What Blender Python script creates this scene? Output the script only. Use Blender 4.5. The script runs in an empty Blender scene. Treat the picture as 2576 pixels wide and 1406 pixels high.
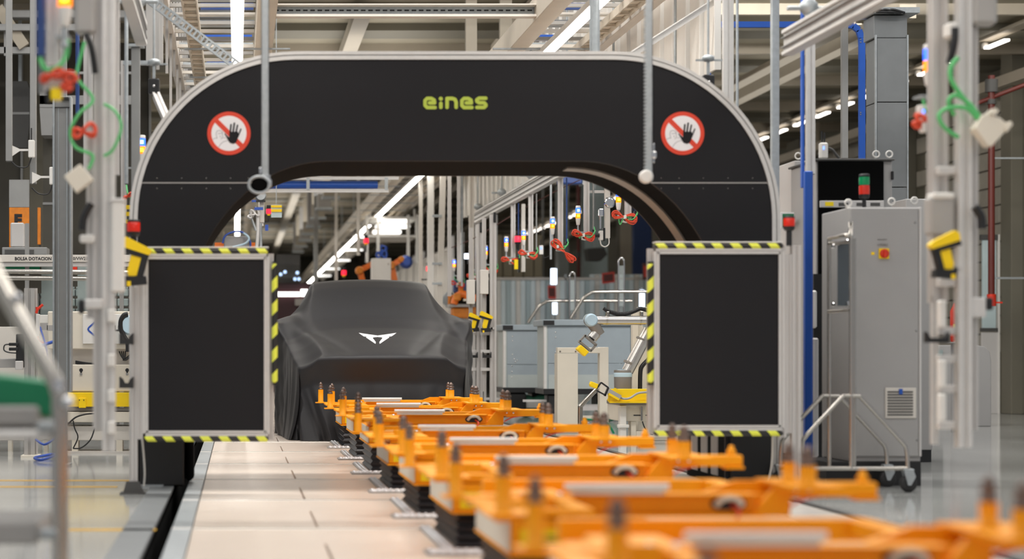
import bpy, bmesh, math, random
from mathutils import Vector, Matrix
from mathutils.bvhtree import BVHTree
random.seed(4)
PI = math.pi
C = bpy.context.scene.collection
SC = bpy.context.scene
F = 5000.0; VX = 597.0; VY = 885.0; H0 = 0.9

# ---------------------------------------------------------------- camera
cd = bpy.data.cameras.new('camera'); cam = bpy.data.objects.new('camera', cd); C.objects.link(cam)
cam.location = (0, 0, H0); cam.rotation_euler = (PI/2, 0, 0)
cd.sensor_width = 36; cd.lens = F/2576*36
cd.shift_x = (1288-VX)/2576; cd.shift_y = (VY-703)/2576
cd.clip_start = 0.1; cd.clip_end = 400
cd.dof.use_dof = True; cd.dof.focus_distance = 19.0; cd.dof.aperture_fstop = 1.4
SC.camera = cam
# ---------------------------------------------------------------- world, lights, exposure
w = bpy.data.worlds.new('ambient_fill'); SC.world = w; w.use_nodes = True  # plain white ambient fill, added through the open rear of the hall
w.node_tree.nodes['Background'].inputs[0].default_value = (0.93, 0.95, 1.0, 1)
w.node_tree.nodes['Background'].inputs[1].default_value = 0.38
SC.view_settings.view_transform = 'Standard'; SC.view_settings.look = 'None'
SC.view_settings.gamma = 1; SC.view_settings.use_curve_mapping = False
SC.view_settings.exposure = 0.0
def area(name, loc, sx, sy, power, rot=(0, 0, 0), col=(1, .97, .93)):
    l = bpy.data.lights.new(name, 'AREA'); l.shape = 'RECTANGLE'; l.size = sx; l.size_y = sy; l.energy = power; l.color = col
    o = bpy.data.objects.new(name, l); C.objects.link(o); o.location = loc; o.rotation_euler = rot
    return o
STRIP = 14.0
RZ = 5.3                                     # underside of the hall roof
for y, e, d in ((4, 110, 3), (8.5, 170, 2), (14.15, 700, .45), (20, 430, 3)):  # unseen overhead fills, added; the narrow strong one shapes the arch's shadow band
    area('hall_fill', (1.4, y, 7.7), 8, d, e)
for x, e in ((6.2, 190), (8.6, 35)):                 # unseen fill lights added to brighten the far hall
    area('far_hall_fill', (x, 22.4, 5.0), 1.8, .3, e, (math.radians(76), 0, 0))
for x in (-5, 8.5):
    for y in (6, 17): area('hall_fill', (x, y, 7.6), 3, 6, 230)  # further unseen fills added above both sides
area('hall_fill', (1.5, -3.5, 5.2), 9, 3, 100, (math.radians(38), 0, 0))  # unseen fill behind the camera, added for the front faces
for y in (32, 46, 62): area('hall_fill', (-6.3, y, 4.9), 1, 9, 380, (0, math.radians(-25), 0))  # added fills kept out of view at the left, for the far hall
area('hall_fill', (10.9, 25.5, 5.0), 1, 2.5, 30, (0, math.radians(15), 0))  # weak added fill out of view by the right wall
for y in (30, 42, 56, 72): area('roof_fill', (1.46, y, 4.35), 2.4, 9, 120, (PI, 0, 0))  # unseen upward fills, added to brighten the dark roof
for y in (30, 44): area('roof_fill', (8.0, y, 4.6), 1.5, 7, 28, (PI, 0, 0))  # same added roof brightening over the right bay

# ---------------------------------------------------------------- materials
def lin(h):
    c = [int(h[i:i+2], 16)/255 for i in (0, 2, 4)]
    return tuple(v/12.92 if v <= .04045 else ((v+.055)/1.055)**2.4 for v in c) + (1,)
M = {}
def mat(name, col, rough=.5, metal=0., noise=0., scale=8., bump=0., emit=None, es=0., trans=0., alpha=1., coat=0., stretch=(1, 1, 1), spec=.5):
    m = bpy.data.materials.new(name); m.use_nodes = True
    nt = m.node_tree; b = nt.nodes['Principled BSDF']; c = lin(col)
    b.inputs['Base Color'].default_value = c; b.inputs['Roughness'].default_value = rough
    b.inputs['Metallic'].default_value = metal; b.inputs['Specular IOR Level'].default_value = spec
    if trans: b.inputs['Transmission Weight'].default_value = trans
    if alpha < 1: b.inputs['Alpha'].default_value = alpha
    if coat: b.inputs['Coat Weight'].default_value = coat
    if emit: b.inputs['Emission Color'].default_value = lin(emit); b.inputs['Emission Strength'].default_value = es
    if noise or bump:
        tc = nt.nodes.new('ShaderNodeTexCoord'); mp = nt.nodes.new('ShaderNodeMapping'); mp.inputs['Scale'].default_value = stretch
        n = nt.nodes.new('ShaderNodeTexNoise'); n.inputs['Scale'].default_value = scale; n.inputs['Detail'].default_value = 5
        nt.links.new(tc.outputs['Object'], mp.inputs[0]); nt.links.new(mp.outputs[0], n.inputs[0])
        if noise:
            r = nt.nodes.new('ShaderNodeMapRange'); r.inputs['From Min'].default_value = .25; r.inputs['From Max'].default_value = .75
            r.inputs['To Min'].default_value = 1-noise; r.inputs['To Max'].default_value = 1+noise
            nt.links.new(n.outputs[0], r.inputs[0])
            mx = nt.nodes.new('ShaderNodeMix'); mx.data_type = 'RGBA'; mx.blend_type = 'MULTIPLY'; mx.inputs[0].default_value = 1
            mx.inputs[6].default_value = c; nt.links.new(r.outputs[0], mx.inputs[7]); nt.links.new(mx.outputs[2], b.inputs['Base Color'])
            rr = nt.nodes.new('ShaderNodeMapRange'); rr.inputs['To Min'].default_value = max(0, rough*(1-noise)); rr.inputs['To Max'].default_value = min(1, rough*(1+noise))
            nt.links.new(n.outputs[0], rr.inputs[0]); nt.links.new(rr.outputs[0], b.inputs['Roughness'])
        if bump:
            bp = nt.nodes.new('ShaderNodeBump'); bp.inputs['Strength'].default_value = bump; bp.inputs['Distance'].default_value = .01
            nt.links.new(n.outputs[0], bp.inputs['Height']); nt.links.new(bp.outputs[0], b.inputs['Normal'])
    M[name] = m; return m
mat('alu', 'C9C5C1', .38, .35, .05, 20, stretch=(1, 1, .1))
mat('alu_bright', 'D6D3CF', .35, .3, .04, 20)
mat('galv', 'A9AEB0', .45, .5, .12, 25)
mat('steel', 'B9B4AC', .18, .95)
mat('chrome', 'DADADA', .1, 1)
mat('white', 'DDDAD4', .45, 0, .04, 3)
mat('white_panel', 'D3CDC4', .5, 0, .05, 3)
mat('cream', 'DAD2C2', .5, 0, .04, 4)
mat('beige', 'C6BCAC', .5, 0, .05, 4)
mat('cab_grey', '9F9D9B', .5, 0, .03, 4)
mat('cab_grey_light', 'C4C1BE', .5, 0, .03, 4)
mat('duct_grey', '7D8081', .5, .3, .06, 6)
mat('mid_grey', '8F8F8D', .5, .2, .08, 6)
mat('dark_grey', '4A4947', .6, 0, .1, 5)
mat('plate_grey', 'A19E9A', .5, 0, .05, 4)
mat('black_panel', '161518', .6, 0, .04, 40, bump=.05, spec=.3)
mat('black_fabric', '19181B', .5, 0, .05, 60, bump=.04)
M['black_fabric'].node_tree.nodes['Principled BSDF'].inputs['Sheen Weight'].default_value = .1
M['black_fabric'].node_tree.nodes['Principled BSDF'].inputs['Sheen Roughness'].default_value = .4
mat('enclosure', 'B3AA93', .7, 0, .08, 2)
mat('partition_pale', 'DCE8EA', .5, 0, .1, 1.5)
mat('partition_white', 'E6E2DA', .5, 0, .1, 1.5)
mat('black_gloss', '050505', .9, spec=.1)
mat('black', '161617', .45)
mat('rubber', '232323', .6)
mat('bellows_black', '26262A', .4, 0, .15, 20, bump=.3)
mat('orange', 'F7A000', .5, 0, .03, 15, spec=.3)
mat('orange_dark', 'D07A1C', .6, 0, .2, 12)
mat('orange_robot', 'E2701A', .45, 0, .1, 8)
mat('yellow', 'F6CF00', .45, 0, .03, 8)
mat('label_yellow', 'F8D900', .4)
mat('red', 'D2331A', .4, 0, .08, 10)
mat('sign_red', 'E2452A', .45)
mat('sign_white', 'F4F2F3', .5)
mat('sign_line', 'A3A0A3', .6)
mat('lime', 'B7C94A', .5)
mat('pipe_red', '5E231B', .5, 0, .1, 6)
mat('blue', '1B52AE', .4, 0, .05, 6)
mat('blue_navy', '26427A', .4)
mat('light_blue', 'B9D2E0', .35)
mat('cable_green', '56B86C', .45)
mat('cable_red', 'D9492A', .45)
mat('cable_blue', '2C50A8', .45)
mat('green', '0C7C52', .45, 0, .05, 5)
mat('maroon', '38191F', .4)
mat('roof_olive', '8B8472', .8, 0, .12, 1.5)
mat('roof_beam', 'A39A8A', .6, 0, .06, 3)
mat('wall_olive', '6A6659', .75, 0, .12, 1.2)
mat('wall_pale', 'B9CACC', .5, 0, .12, 1.5)
mat('wall_dark', '4E4B43', .8, 0, .2, 1.5)
mat('block', 'A29D92', .8, 0, .1, 3)
mat('cart_grey', '8E989E', .45, 0, .05, 6)
mat('cart_pale', 'A3AAA8', .45, 0, .05, 6)
mat('crate', '8E9A98', .4, 0, .1, 6)
mat('green_wheel', '2E6B52', .6)
mat('pin_brown', '73635B', .3, .7)
mat('robot_grey', '88837C', .4, .3)
mat('robot_tube', 'CFCBC6', .22, .85)
mat('floor', 'A8A9A6', .1, 0, .14, 1.3, stretch=(1, .25, 1), spec=.6)
mat('floor_base', '55534F', .5)
mat('tile', 'DACBBD', .3, 0, .07, 5, stretch=(1, 6, 1), bump=.05)
mat('tile_strip', 'D3CCC2', .25, .2, .06, 6)
mat('tread', 'D9D9DA', .3, .3)
mat('yellow_line', 'D9A93A', .3)
def emis(name, col, s): return mat(name, col, .4, emit=col, es=s)
emis('lamp_white', 'FFFAF2', STRIP); emis('lamp_far', 'FFFBF5', 4.5); emis('lamp_wall', 'FFF6EC', 4.0); emis('lamp_canopy', 'FFFDF8', 1.6)
emis('glow_blue', '2F66FF', 2.2); emis('glow_blue_core', 'A8C8FF', 2.5); emis('glow_amber', 'FF8A00', 1.4); emis('glow_amber_core', 'FFD23A', 2.2)
emis('glow_red', 'F0203A', 1.6); emis('glow_red_core', 'FF8C96', 2.0); emis('led_blue', '5F86FF', 3.0); emis('led_white', 'DDEBFF', 4.0)
emis('glow_spot', 'BBD8FF', 1.5)
mat('lens_red', 'B8200F', .15, emit='B8200F', es=.35)
mat('lens_green', '0C7A4A', .2, emit='0C7A4A', es=.2)
mat('lens_reddark', 'B02A1C', .2, emit='B02A1C', es=.3)
mat('glass', 'DCE4E4', .05, trans=.9, alpha=.45)
mat('plexi_dark', '4B545A', .15, alpha=.8)
mat('plexi', 'C8D2D2', .1, alpha=.25)
mat('strip_curtain', 'A9C4C8', .2, alpha=.55)

def stripes(name, sign, period, a='E9EE54', b='2A2927', duty=.5, axis2='Z'):
    m = bpy.data.materials.new(name); m.use_nodes = True; nt = m.node_tree; p = nt.nodes['Principled BSDF']
    tc = nt.nodes.new('ShaderNodeTexCoord'); s = nt.nodes.new('ShaderNodeSeparateXYZ'); nt.links.new(tc.outputs['Object'], s.inputs[0])
    z = nt.nodes.new('ShaderNodeMath'); z.operation = 'MULTIPLY_ADD'; z.inputs[1].default_value = sign
    nt.links.new(s.outputs['X'], z.inputs[0]); nt.links.new(s.outputs['Z'], z.inputs[2])
    d = nt.nodes.new('ShaderNodeMath'); d.operation = 'DIVIDE'; d.inputs[1].default_value = period; nt.links.new(z.outputs[0], d.inputs[0])
    f = nt.nodes.new('ShaderNodeMath'); f.operation = 'FRACT'; nt.links.new(d.outputs[0], f.inputs[0])
    g = nt.nodes.new('ShaderNodeMath'); g.operation = 'GREATER_THAN'; g.inputs[1].default_value = duty; nt.links.new(f.outputs[0], g.inputs[0])
    mx = nt.nodes.new('ShaderNodeMix'); mx.data_type = 'RGBA'; mx.inputs[6].default_value = lin(a); mx.inputs[7].default_value = lin(b)
    nt.links.new(g.outputs[0], mx.inputs[0]); nt.links.new(mx.outputs[2], p.inputs['Base Color']); p.inputs['Roughness'].default_value = .35
    M[name] = m
stripes('hazard_flat', 1.25, .148)
stripes('hazard_upright', -1.0, .148)

# ---------------------------------------------------------------- geometry helpers (world coordinates)
def X(px, Y): return (px-VX)*Y/F
def Z(py, Y): return H0+(VY-py)*Y/F
def P(px, py, Y): return Vector((X(px, Y), Y, Z(py, Y)))
class MB:
    def __init__(s): s.v = []; s.f = []; s.sm = []
    def add(s, vs, fs, smooth=False):
        n = len(s.v); s.v += [tuple(v) for v in vs]; s.f += [tuple(i+n for i in f) for f in fs]; s.sm += [smooth]*len(fs); return s
    def box(s, x0, x1, y0, y1, z0, z1, b=0):
        if x0 > x1: x0, x1 = x1, x0
        if y0 > y1: y0, y1 = y1, y0
        if z0 > z1: z0, z1 = z1, z0
        b = min(b, (x1-x0)*.4, (y1-y0)*.4, (z1-z0)*.4)
        if b <= 0:
            vs = [(x, y, z) for x in (x0, x1) for y in (y0, y1) for z in (z0, z1)]
            return s.add(vs, [(0, 1, 3, 2), (4, 6, 7, 5), (0, 4, 5, 1), (2, 3, 7, 6), (0, 2, 6, 4), (1, 5, 7, 3)])
        vs = []; idx = {}
        for i, x in enumerate((x0, x1)):
            for j, y in enumerate((y0, y1)):
                for k, z in enumerate((z0, z1)):
                    sx, sy, sz = (1, -1)[i], (1, -1)[j], (1, -1)[k]
                    idx[i, j, k, 0] = len(vs); vs.append((x, y+sy*b, z+sz*b))
                    idx[i, j, k, 1] = len(vs); vs.append((x+sx*b, y, z+sz*b))
                    idx[i, j, k, 2] = len(vs); vs.append((x+sx*b, y+sy*b, z))
        fs = []; R = (0, 1)
        for a in R:
            fs.append([idx[a, 0, 0, 0], idx[a, 0, 1, 0], idx[a, 1, 1, 0], idx[a, 1, 0, 0]])
            fs.append([idx[0, a, 0, 1], idx[1, a, 0, 1], idx[1, a, 1, 1], idx[0, a, 1, 1]])
            fs.append([idx[0, 0, a, 2], idx[0, 1, a, 2], idx[1, 1, a, 2], idx[1, 0, a, 2]])
            for c in R:
                fs.append([idx[a, c, 0, 0], idx[a, c, 1, 0], idx[a, c, 1, 1], idx[a, c, 0, 1]])
                fs.append([idx[a, 0, c, 0], idx[a, 1, c, 0], idx[a, 1, c, 2], idx[a, 0, c, 2]])
                fs.append([idx[0, a, c, 1], idx[1, a, c, 1], idx[1, a, c, 2], idx[0, a, c, 2]])
                for e in R: fs.append([idx[a, c, e, 0], idx[a, c, e, 1], idx[a, c, e, 2]])
        return s.add(vs, fs)
    def pbox(s, px0, py0, px1, py1, Y, d, b=0):
        return s.box(X(px0, Y), X(px1, Y), Y, Y+d, Z(py0, Y), Z(py1, Y), b)
    def cyl(s, p0, p1, r, r2=None, n=12, caps=True):
        p0 = Vector(p0); p1 = Vector(p1); r2 = r if r2 is None else r2
        d = (p1-p0).normalized(); a = d.orthogonal().normalized(); b = d.cross(a)
        vs = []
        for p, q in ((p0, r), (p1, r2)):
            for i in range(n):
                t = 2*PI*i/n; vs.append(p+a*math.cos(t)*q+b*math.sin(t)*q)
        s.add(vs, [(i, (i+1) % n, n+(i+1) % n, n+i) for i in range(n)], True)
        if caps: s.add(vs[:n], [tuple(range(n))[::-1]]); s.add(vs[n:], [tuple(range(n))])
        return s
    def beam(s, p0, p1, w, h, up=(0, 0, 1)):
        p0 = Vector(p0); p1 = Vector(p1); d = (p1-p0).normalized(); u = Vector(up)
        a = d.cross(u)
        if a.length < 1e-4: a = d.orthogonal()
        a.normalize(); u = a.cross(d)
        vs = [p+a*i*w/2+u*j*h/2 for p in (p0, p1) for i, j in ((-1, -1), (1, -1), (1, 1), (-1, 1))]
        return s.add(vs, [(0, 3, 2, 1), (4, 5, 6, 7), (0, 1, 5, 4), (1, 2, 6, 5), (2, 3, 7, 6), (3, 0, 4, 7)])
    def lathe(s, c, prof, n=14, axis='Z'):
        c = Vector(c); vs = []
        for r, h in prof:
            for i in range(n):
                t = 2*PI*i/n; q = (r*math.cos(t), r*math.sin(t), h)
                if axis == 'Y': q = (q[0], q[2], q[1])
                if axis == 'X': q = (q[2], q[0], q[1])
                vs.append(c+Vector(q))
        m = len(prof)
        s.add(vs, [(k*n+i, k*n+(i+1) % n, (k+1)*n+(i+1) % n, (k+1)*n+i) for k in range(m-1) for i in range(n)], True)
        s.add(vs[:n], [tuple(range(n))]); s.add(vs[-n:], [tuple(range(n))]); return s
    def tube(s, pts, r, n=8, closed=False, sub=5):
        pts = [Vector(p) for p in pts]
        if sub > 1 and len(pts) > 2:
            q = []; m = len(pts)
            for i in range(m if closed else m-1):
                p0 = pts[(i-1) % m] if closed or i > 0 else pts[0]; p1 = pts[i]; p2 = pts[(i+1) % m]
                p3 = pts[(i+2) % m] if closed or i+2 < m else pts[-1]
                for k in range(sub):
                    t = k/sub; q.append(.5*((2*p1)+(p2-p0)*t+(2*p0-5*p1+4*p2-p3)*t*t+(3*p1-p0-3*p2+p3)*t**3))
            if not closed: q.append(pts[-1])
            pts = q
        m = len(pts); vs = []; prev = None
        for i, p in enumerate(pts):
            t = (pts[(i+1) % m]-pts[i-1]) if closed else (pts[min(i+1, m-1)]-pts[max(i-1, 0)])
            if t.length < 1e-9: t = Vector((0, 0, 1))
            t.normalize()
            a = t.orthogonal().normalized() if prev is None else (prev-t*prev.dot(t))
            if a.length < 1e-6: a = t.orthogonal()
            a.normalize(); prev = a; b = t.cross(a)
            for k in range(n):
                th = 2*PI*k/n; vs.append(p+a*math.cos(th)*r+b*math.sin(th)*r)
        e = m if closed else m-1
        s.add(vs, [(i*n+k, i*n+(k+1) % n, ((i+1) % m)*n+(k+1) % n, ((i+1) % m)*n+k) for i in range(e) for k in range(n)], True)
        if not closed: s.add(vs[:n], [tuple(range(n))[::-1]]); s.add(vs[-n:], [tuple(range(n))])
        return s
    def prism(s, poly, d0, d1, axis='Y'):
        def m(p, d):
            return {'Y': (p[0], d, p[1]), 'X': (d, p[0], p[1]), 'Z': (p[0], p[1], d)}[axis]
        n = len(poly)
        return s.add([m(p, d0) for p in poly]+[m(p, d1) for p in poly],
                     [tuple(range(n)), tuple(range(2*n-1, n-1, -1))]+[(i, n+i, n+(i+1) % n, (i+1) % n) for i in range(n)])
    def strut(s, p0, p1, w=.045, d=.045):
        """T-slot aluminium profile from p0 to p1 (axis aligned enough): grooves on all four sides"""
        p0 = Vector(p0); p1 = Vector(p1); dr = (p1-p0).normalized()
        a = Vector((1, 0, 0)) if abs(dr.x) < .7 else Vector((0, 0, 1)); a = (a-dr*a.dot(dr)).normalized(); b = dr.cross(a)
        g = min(w, d)*.16; k = min(w, d)*.2
        hw, hd = w/2, d/2
        pr = [(-hw, -hd), (-g, -hd), (-g, -hd+k), (g, -hd+k), (g, -hd), (hw, -hd), (hw, -g), (hw-k, -g), (hw-k, g), (hw, g), (hw, hd),
              (g, hd), (g, hd-k), (-g, hd-k), (-g, hd), (-hw, hd), (-hw, g), (-hw+k, g), (-hw+k, -g), (-hw, -g)]
        n = len(pr); vs = [p+a*x+b*y for p in (p0, p1) for x, y in pr]
        return s.add(vs, [tuple(range(n)), tuple(range(2*n-1, n-1, -1))]+[(i, n+i, n+(i+1) % n, (i+1) % n) for i in range(n)])
ORG = {}
def obj(name, mb, m, parent=None, loc=None, bevel=0, label=None):
    o0 = Vector((0, 0, 0))
    if parent is not None: o0 = ORG[parent.name]
    own = Vector(loc) if loc is not None else (Vector((0, 0, 0)) if parent is None else o0)
    me = bpy.data.meshes.new(name)
    me.from_pydata([(v[0]-own.x, v[1]-own.y, v[2]-own.z) for v in mb.v], [], mb.f)
    me.polygons.foreach_set('use_smooth', mb.sm)
    bm = bmesh.new(); bm.from_mesh(me)
    if bevel:
        bmesh.ops.remove_doubles(bm, verts=bm.verts, dist=1e-5)
        es = [e for e in bm.edges if len(e.link_faces) == 2 and e.calc_face_angle(0) > .6]
        bmesh.ops.bevel(bm, geom=es, offset=bevel, segments=2, affect='EDGES', profile=.5)
    bmesh.ops.recalc_face_normals(bm, faces=bm.faces); bm.to_mesh(me); bm.free()
    me.materials.append(M[m]); o = bpy.data.objects.new(name, me); C.objects.link(o)
    o.location = own - (o0 if parent is not None else Vector((0, 0, 0)))
    if parent is not None: o.parent = parent
    ORG[o.name] = own
    if label: o['label'] = label
    return o
def tag(o, label, cat, group=None):
    o['label'] = label; o['category'] = cat
    if group: o['group'] = group
    return o
def thing(name, loc, label, cat, group=None):
    o = bpy.data.objects.new(name, None); o.empty_display_size = .1; C.objects.link(o); o.location = loc; ORG[o.name] = Vector(loc)
    return tag(o, label, cat, group)
def single(name, mb, m, label, cat, group=None, bevel=0):
    c = Vector((sum(v[0] for v in mb.v)/len(mb.v), sum(v[1] for v in mb.v)/len(mb.v), min(v[2] for v in mb.v)))
    return tag(obj(name, mb, m, None, c, bevel), label, cat, group)
def struct(name, mb, m, parent=None):
    o = obj(name, mb, m, parent)
    if parent is None: o['kind'] = 'structure'
    return o
def dup(root, loc, label=None, group=None):
    def cp(o, par):
        c = o.copy(); C.objects.link(c)
        if par is not None: c.parent = par
        for ch in [q for q in KIDS.get(o.name, [])]: cp(ch, c)
        return c
    r = cp(root, None); r.location = loc
    if label: r['label'] = label
    if group: r['group'] = group
    return r
KIDS = {}
def index_kids():
    KIDS.clear()
    for o in bpy.data.objects:
        if o.parent: KIDS.setdefault(o.parent.name, []).append(o)
def text(body, size, m, loc, parent, name='lettering', depth=.002, sx=1, bold=.0):
    cu = bpy.data.curves.new(name, 'FONT'); cu.body = body; cu.size = size; cu.extrude = depth; cu.offset = bold; cu.resolution_u = 2
    t = bpy.data.objects.new('tmp', cu); C.objects.link(t); bpy.context.view_layer.update()
    me = bpy.data.meshes.new_from_object(t.evaluated_get(bpy.context.evaluated_depsgraph_get()))
    bpy.data.objects.remove(t)
    mb = MB(); L = Vector(loc)
    mb.add([(L.x+v.co.x*sx, L.y-v.co.z, L.z+v.co.y) for v in me.vertices], [tuple(p.vertices) for p in me.polygons])
    return obj(name, mb, m, parent)
ORD = ['nearest', 'second', 'third', 'fourth', 'fifth', 'sixth', 'seventh', 'eighth', 'ninth', 'tenth', 'eleventh', 'twelfth', 'thirteenth', 'fourteenth', 'fifteenth', 'sixteenth']
# ================================================================ THE SETTING
fl = MB().box(-14, -.43, -6, 115, -.06, 0).box(3.4, 14, -6, 115, -.06, 0).box(-.385, 3.4, 60, 115, -.06, 0)
struct('floor', fl, 'floor')
struct('trim_1', MB().box(-.46, 3.38, -4, 60, -.4, -.3).box(-.46, -.43, -4, 60, -.3, -.021).box(3.36, 3.4, -4, 60, -.3, -.03).box(-.46, 3.4, 59.9, 60, -.3, -.06), 'black_gloss')          # pit floor below the moving line
struct('ceiling', MB().box(-14, 14, 24, 100, RZ, RZ+.1), 'roof_olive')
ceil = bpy.data.objects['ceiling']; ORG['ceiling'] = Vector((0, 0, 0))
for k, y in enumerate([25.1+3.3*i for i in range(20)]):
    obj('purlin', MB().box(-14, 14, y, y+.1, RZ-.14, RZ), 'roof_beam', ceil)
    obj('purlin', MB().box(-14, 14, y+1.5, y+2.2, RZ-.1, RZ), 'wall_olive', ceil)
for x in (1.53, -4.5, 5.6, 8.2):
    obj('roof_girder', MB().box(x-.1, x+.1, 24.3, 90, RZ-.32, RZ-.15), 'roof_beam', ceil)
wb = struct('wall_back', MB().box(-14, 14, 92, 92.3, 0, RZ), 'wall_olive')
wr = struct('wall_right', MB().box(11.62, 11.9, 22, 100, 0, RZ), 'wall_olive')
for i in range(13):                                      # pilasters and block courses between them
    y = 28.0+6*i
    obj('pilaster', MB().box(11.3, 11.63, y, y+.9, 0, RZ-.1, .02), 'wall_olive', wr)
for i in range(2):
    for r in range(15):
        for c in range(6):
            y = 28.95+6*i+c*.82+(.4 if r % 2 else 0)
            if y+.8 > 28+6*(i+1): continue
            obj('block', MB().box(11.56, 11.63, y, y+.79, .9+r*.28, .9+r*.28+.262, .01), 'block', wr)
wl = struct('wall_left', MB().box(-7.3, -7, 22, 100, 0, RZ), 'wall_dark')

# partition behind the left machines: tall sheets on posts
t = thing('partition_screen', (-3.6, 27, 0), 'tall dark olive partition of sheets behind the left machine cell', 'partition')
for i in range(9):
    x = -6.4+i*.58
    obj('panel', MB().box(x, x+.56, 27, 27.04, .02, 5.1, .008), 'wall_dark' if i % 3 else 'wall_olive', t)
for i in range(10):
    x = -6.42+i*.58
    obj('post', MB().box(x, x+.03, 26.95, 27.06, 0, 5.15), 'mid_grey', t)

# ---------------------------------------------------------------- the moving conveyor floor
cv = thing('floor_conveyor', (1.4, 3, -.05), 'wood-coloured plate conveyor floor running under the black arch', 'conveyor')
def plate(x0, x1, y0, y1, m, nm, h=0.): obj(nm, MB().box(x0, x1, y0, y1, -.05, h, .003), m, cv)
k = 0
for i in range(-1, 24):
    yn = 10.14+1.945*(i-4)                                # metal joint at the near end of every module
    if yn < 2.0: continue
    if yn > 46: break
    plate(-.228, 3.0, yn-.038, yn+.038, 'tile_strip', 'joint_strip', .0015)
    plate(-.228, .408, yn+.04, yn+1.14, 'tile', 'tile'); plate(.418, 3.0, yn+.04, yn+1.14, 'tile', 'tile')
    plate(-.228, 3.0, yn+1.15, yn+1.905, 'tile', 'tile', -.0015)
    plate(-.335, -.234, yn+.04, yn+1.905, 'galv', 'edge_plate', .0)
    plate(-.335, -.234, yn-.035, yn+.035, 'alu_bright', 'edge_joint', .002)
    plate(3.006, 3.34, yn-.035, yn+1.905, 'tile_strip', 'edge_plate', .0)
struct('trim_2', MB().box(-.58, -.425, 2, 60, -.02, .002), 'duct_grey')
struct('trim_3', MB().box(3.37, 3.42, 2, 60, -.02, .003), 'dark_grey')
# painted yellow floor lines at the left
for n_, (y, a, b) in enumerate(((13.85, -1.9, -.75), (13.2, -1.9, -.8), (10.0, -.85, -.35-.06))):
    single('floor_line', MB().box(a, b, y, y+.1, 0, .002), 'yellow_line', ('far yellow line painted on the floor left of the arch foot', 'yellow line on the floor just in front of the arch foot', 'short faded yellow line on the floor near the foreground rail')[n_], 'floor marking')

# ---------------------------------------------------------------- overhead light strips and the steel gantry
for nm, x, lb in (('left', 0.0, 'long glowing light strip directly above the left edge of the line'), ('right', 2.92, 'long glowing light strip running diagonally above the right part of the line')):
    t = thing('light_strip', (x, 30, 3.7), lb, 'ceiling light', 'light strips above the line')
    for i in range(40):
        y = 5+i*1.95
        obj('tube', MB().box(x-.045, x+.045, y, y+1.94, 3.7, 3.715), 'lamp_white', t)
    obj('housing', MB().box(x-.055, x+.055, 5, 82.5, 3.716, 3.77), 'white', t)
g = thing('steel_gantry', (1.46, 16, 3.75), 'white steel gantry of beams and rungs above the line', 'gantry')
for s in (-1, 1):
    xb = 1.46+s*1.21
    obj('box_beam', MB().box(xb-.085, xb+.085, 15.3, 84, 3.775, 3.99, .005), 'beige', g)
    xo = 1.46+s*2.1
    obj('edge_beam', MB().box(xo-.05, xo+.05, 15.8, 84, 3.86, 4.05, .005), 'white_panel', g)
    for i in range(58):
        y = 15.9+i*.46
        mb = MB().box(xb+s*.09, xo-s*.05, y, y+.05, 3.9, 3.93)
        obj('rung', mb, 'plate_grey' if i % 2 else 'white_panel', g)
        if i % 3 == 0: obj('cross_channel', MB().box(xb+s*.09, xo-s*.05, y+.14, y+.34, 4.0, 4.04), 'galv', g)
        if i % 4 == 1: obj('blue_channel', MB().box(xb+s*.1, xo-s*.3, y+.2, y+.3, 4.08, 4.13), 'blue', g)
    for i in range(14):
        y = 42.5+i*3
        obj('rung', MB().box(xb+s*.09, xo-s*.05, y, y+.1, 3.9, 3.99), 'white', g)
    for i in range(30):                                   # thin crossing bars under the light
        y = 18.8+i*1.95
        if i < 14: obj('lamp_bar', MB().box(xb+s*.75, xb-s*.25+0, y, y+.035, 3.76, 3.775), 'galv', g)
# vertical hung panels on both sides: a row of white sheets with flanges
for s, x0, lbl in ((-1, -.62, 'row of thin white drop bars hanging above the left line edge'), (1, 3.75, 'row of white sheet panels hanging from the gantry right of the arch top')):
    t = thing('overhead_screen', (x0, 16, 3.1), lbl, 'panel')
    for i in range(35):
        y = 15.5+i*.5
        zt = 5.15
        if s > 0: obj('panel', MB().box(x0, x0+s*.02, y+.03, y+.47, 3.12, zt), 'white_panel', t)
        if s > 0 or i % 2 == 0: obj('flange', MB().box(x0-s*(.03 if s > 0 else .012), x0+s*(.02 if s > 0 else .012), y-.012, y+.012, 3.1 if s > 0 else 3.1+.25*(i % 3), zt), 'white' if s > 0 else 'plate_grey', t)
    obj('top_rail', MB().box(x0-s*.1, x0+s*.1, 15.3, 84, zt, zt+.15), 'beige', t)
# cable ladders
for s, lb in ((-1, 'beige cable ladder running above the left gantry rungs'), (1, 'beige cable ladder running above the right gantry rungs')):
    xc = 1.46+s*1.86
    t = thing('cable_ladder', (xc, 16, 3.8), lb, 'cable tray')
    for e in (-.06, .06): obj('side_rail', MB().box(xc+e-.006, xc+e+.006, 15.6, 60, 3.79, 3.86), 'beige', t)
    for i in range(60): obj('rung', MB().box(xc-.056, xc+.056, 15.8+i*.32, 15.83+i*.32, 3.8, 3.82), 'beige', t)
    obj('cable_bed', MB().box(xc-.05, xc+.05, 15.6, 60, 3.83, 3.845), 'cream', t)
# perforated tray crossing above the arch
t = thing('cable_tray', (1.5, 17.3, 3.85), 'perforated steel cable tray crossing above the arch top', 'cable tray')
obj('tray_web', MB().box(.29, 2.7, 17.3, 17.31, 3.82, 3.9), 'galv', t)
obj('flange', MB().box(.29, 2.75, 17.18, 17.3, 3.9, 3.91).box(.29, 2.75, 17.18, 17.3, 3.8, 3.82), 'white_panel', t)
for i in range(38): obj('slot', MB().box(.32+i*.063, .36+i*.063, 17.296, 17.299, 3.865, 3.878), 'black', t)
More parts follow.
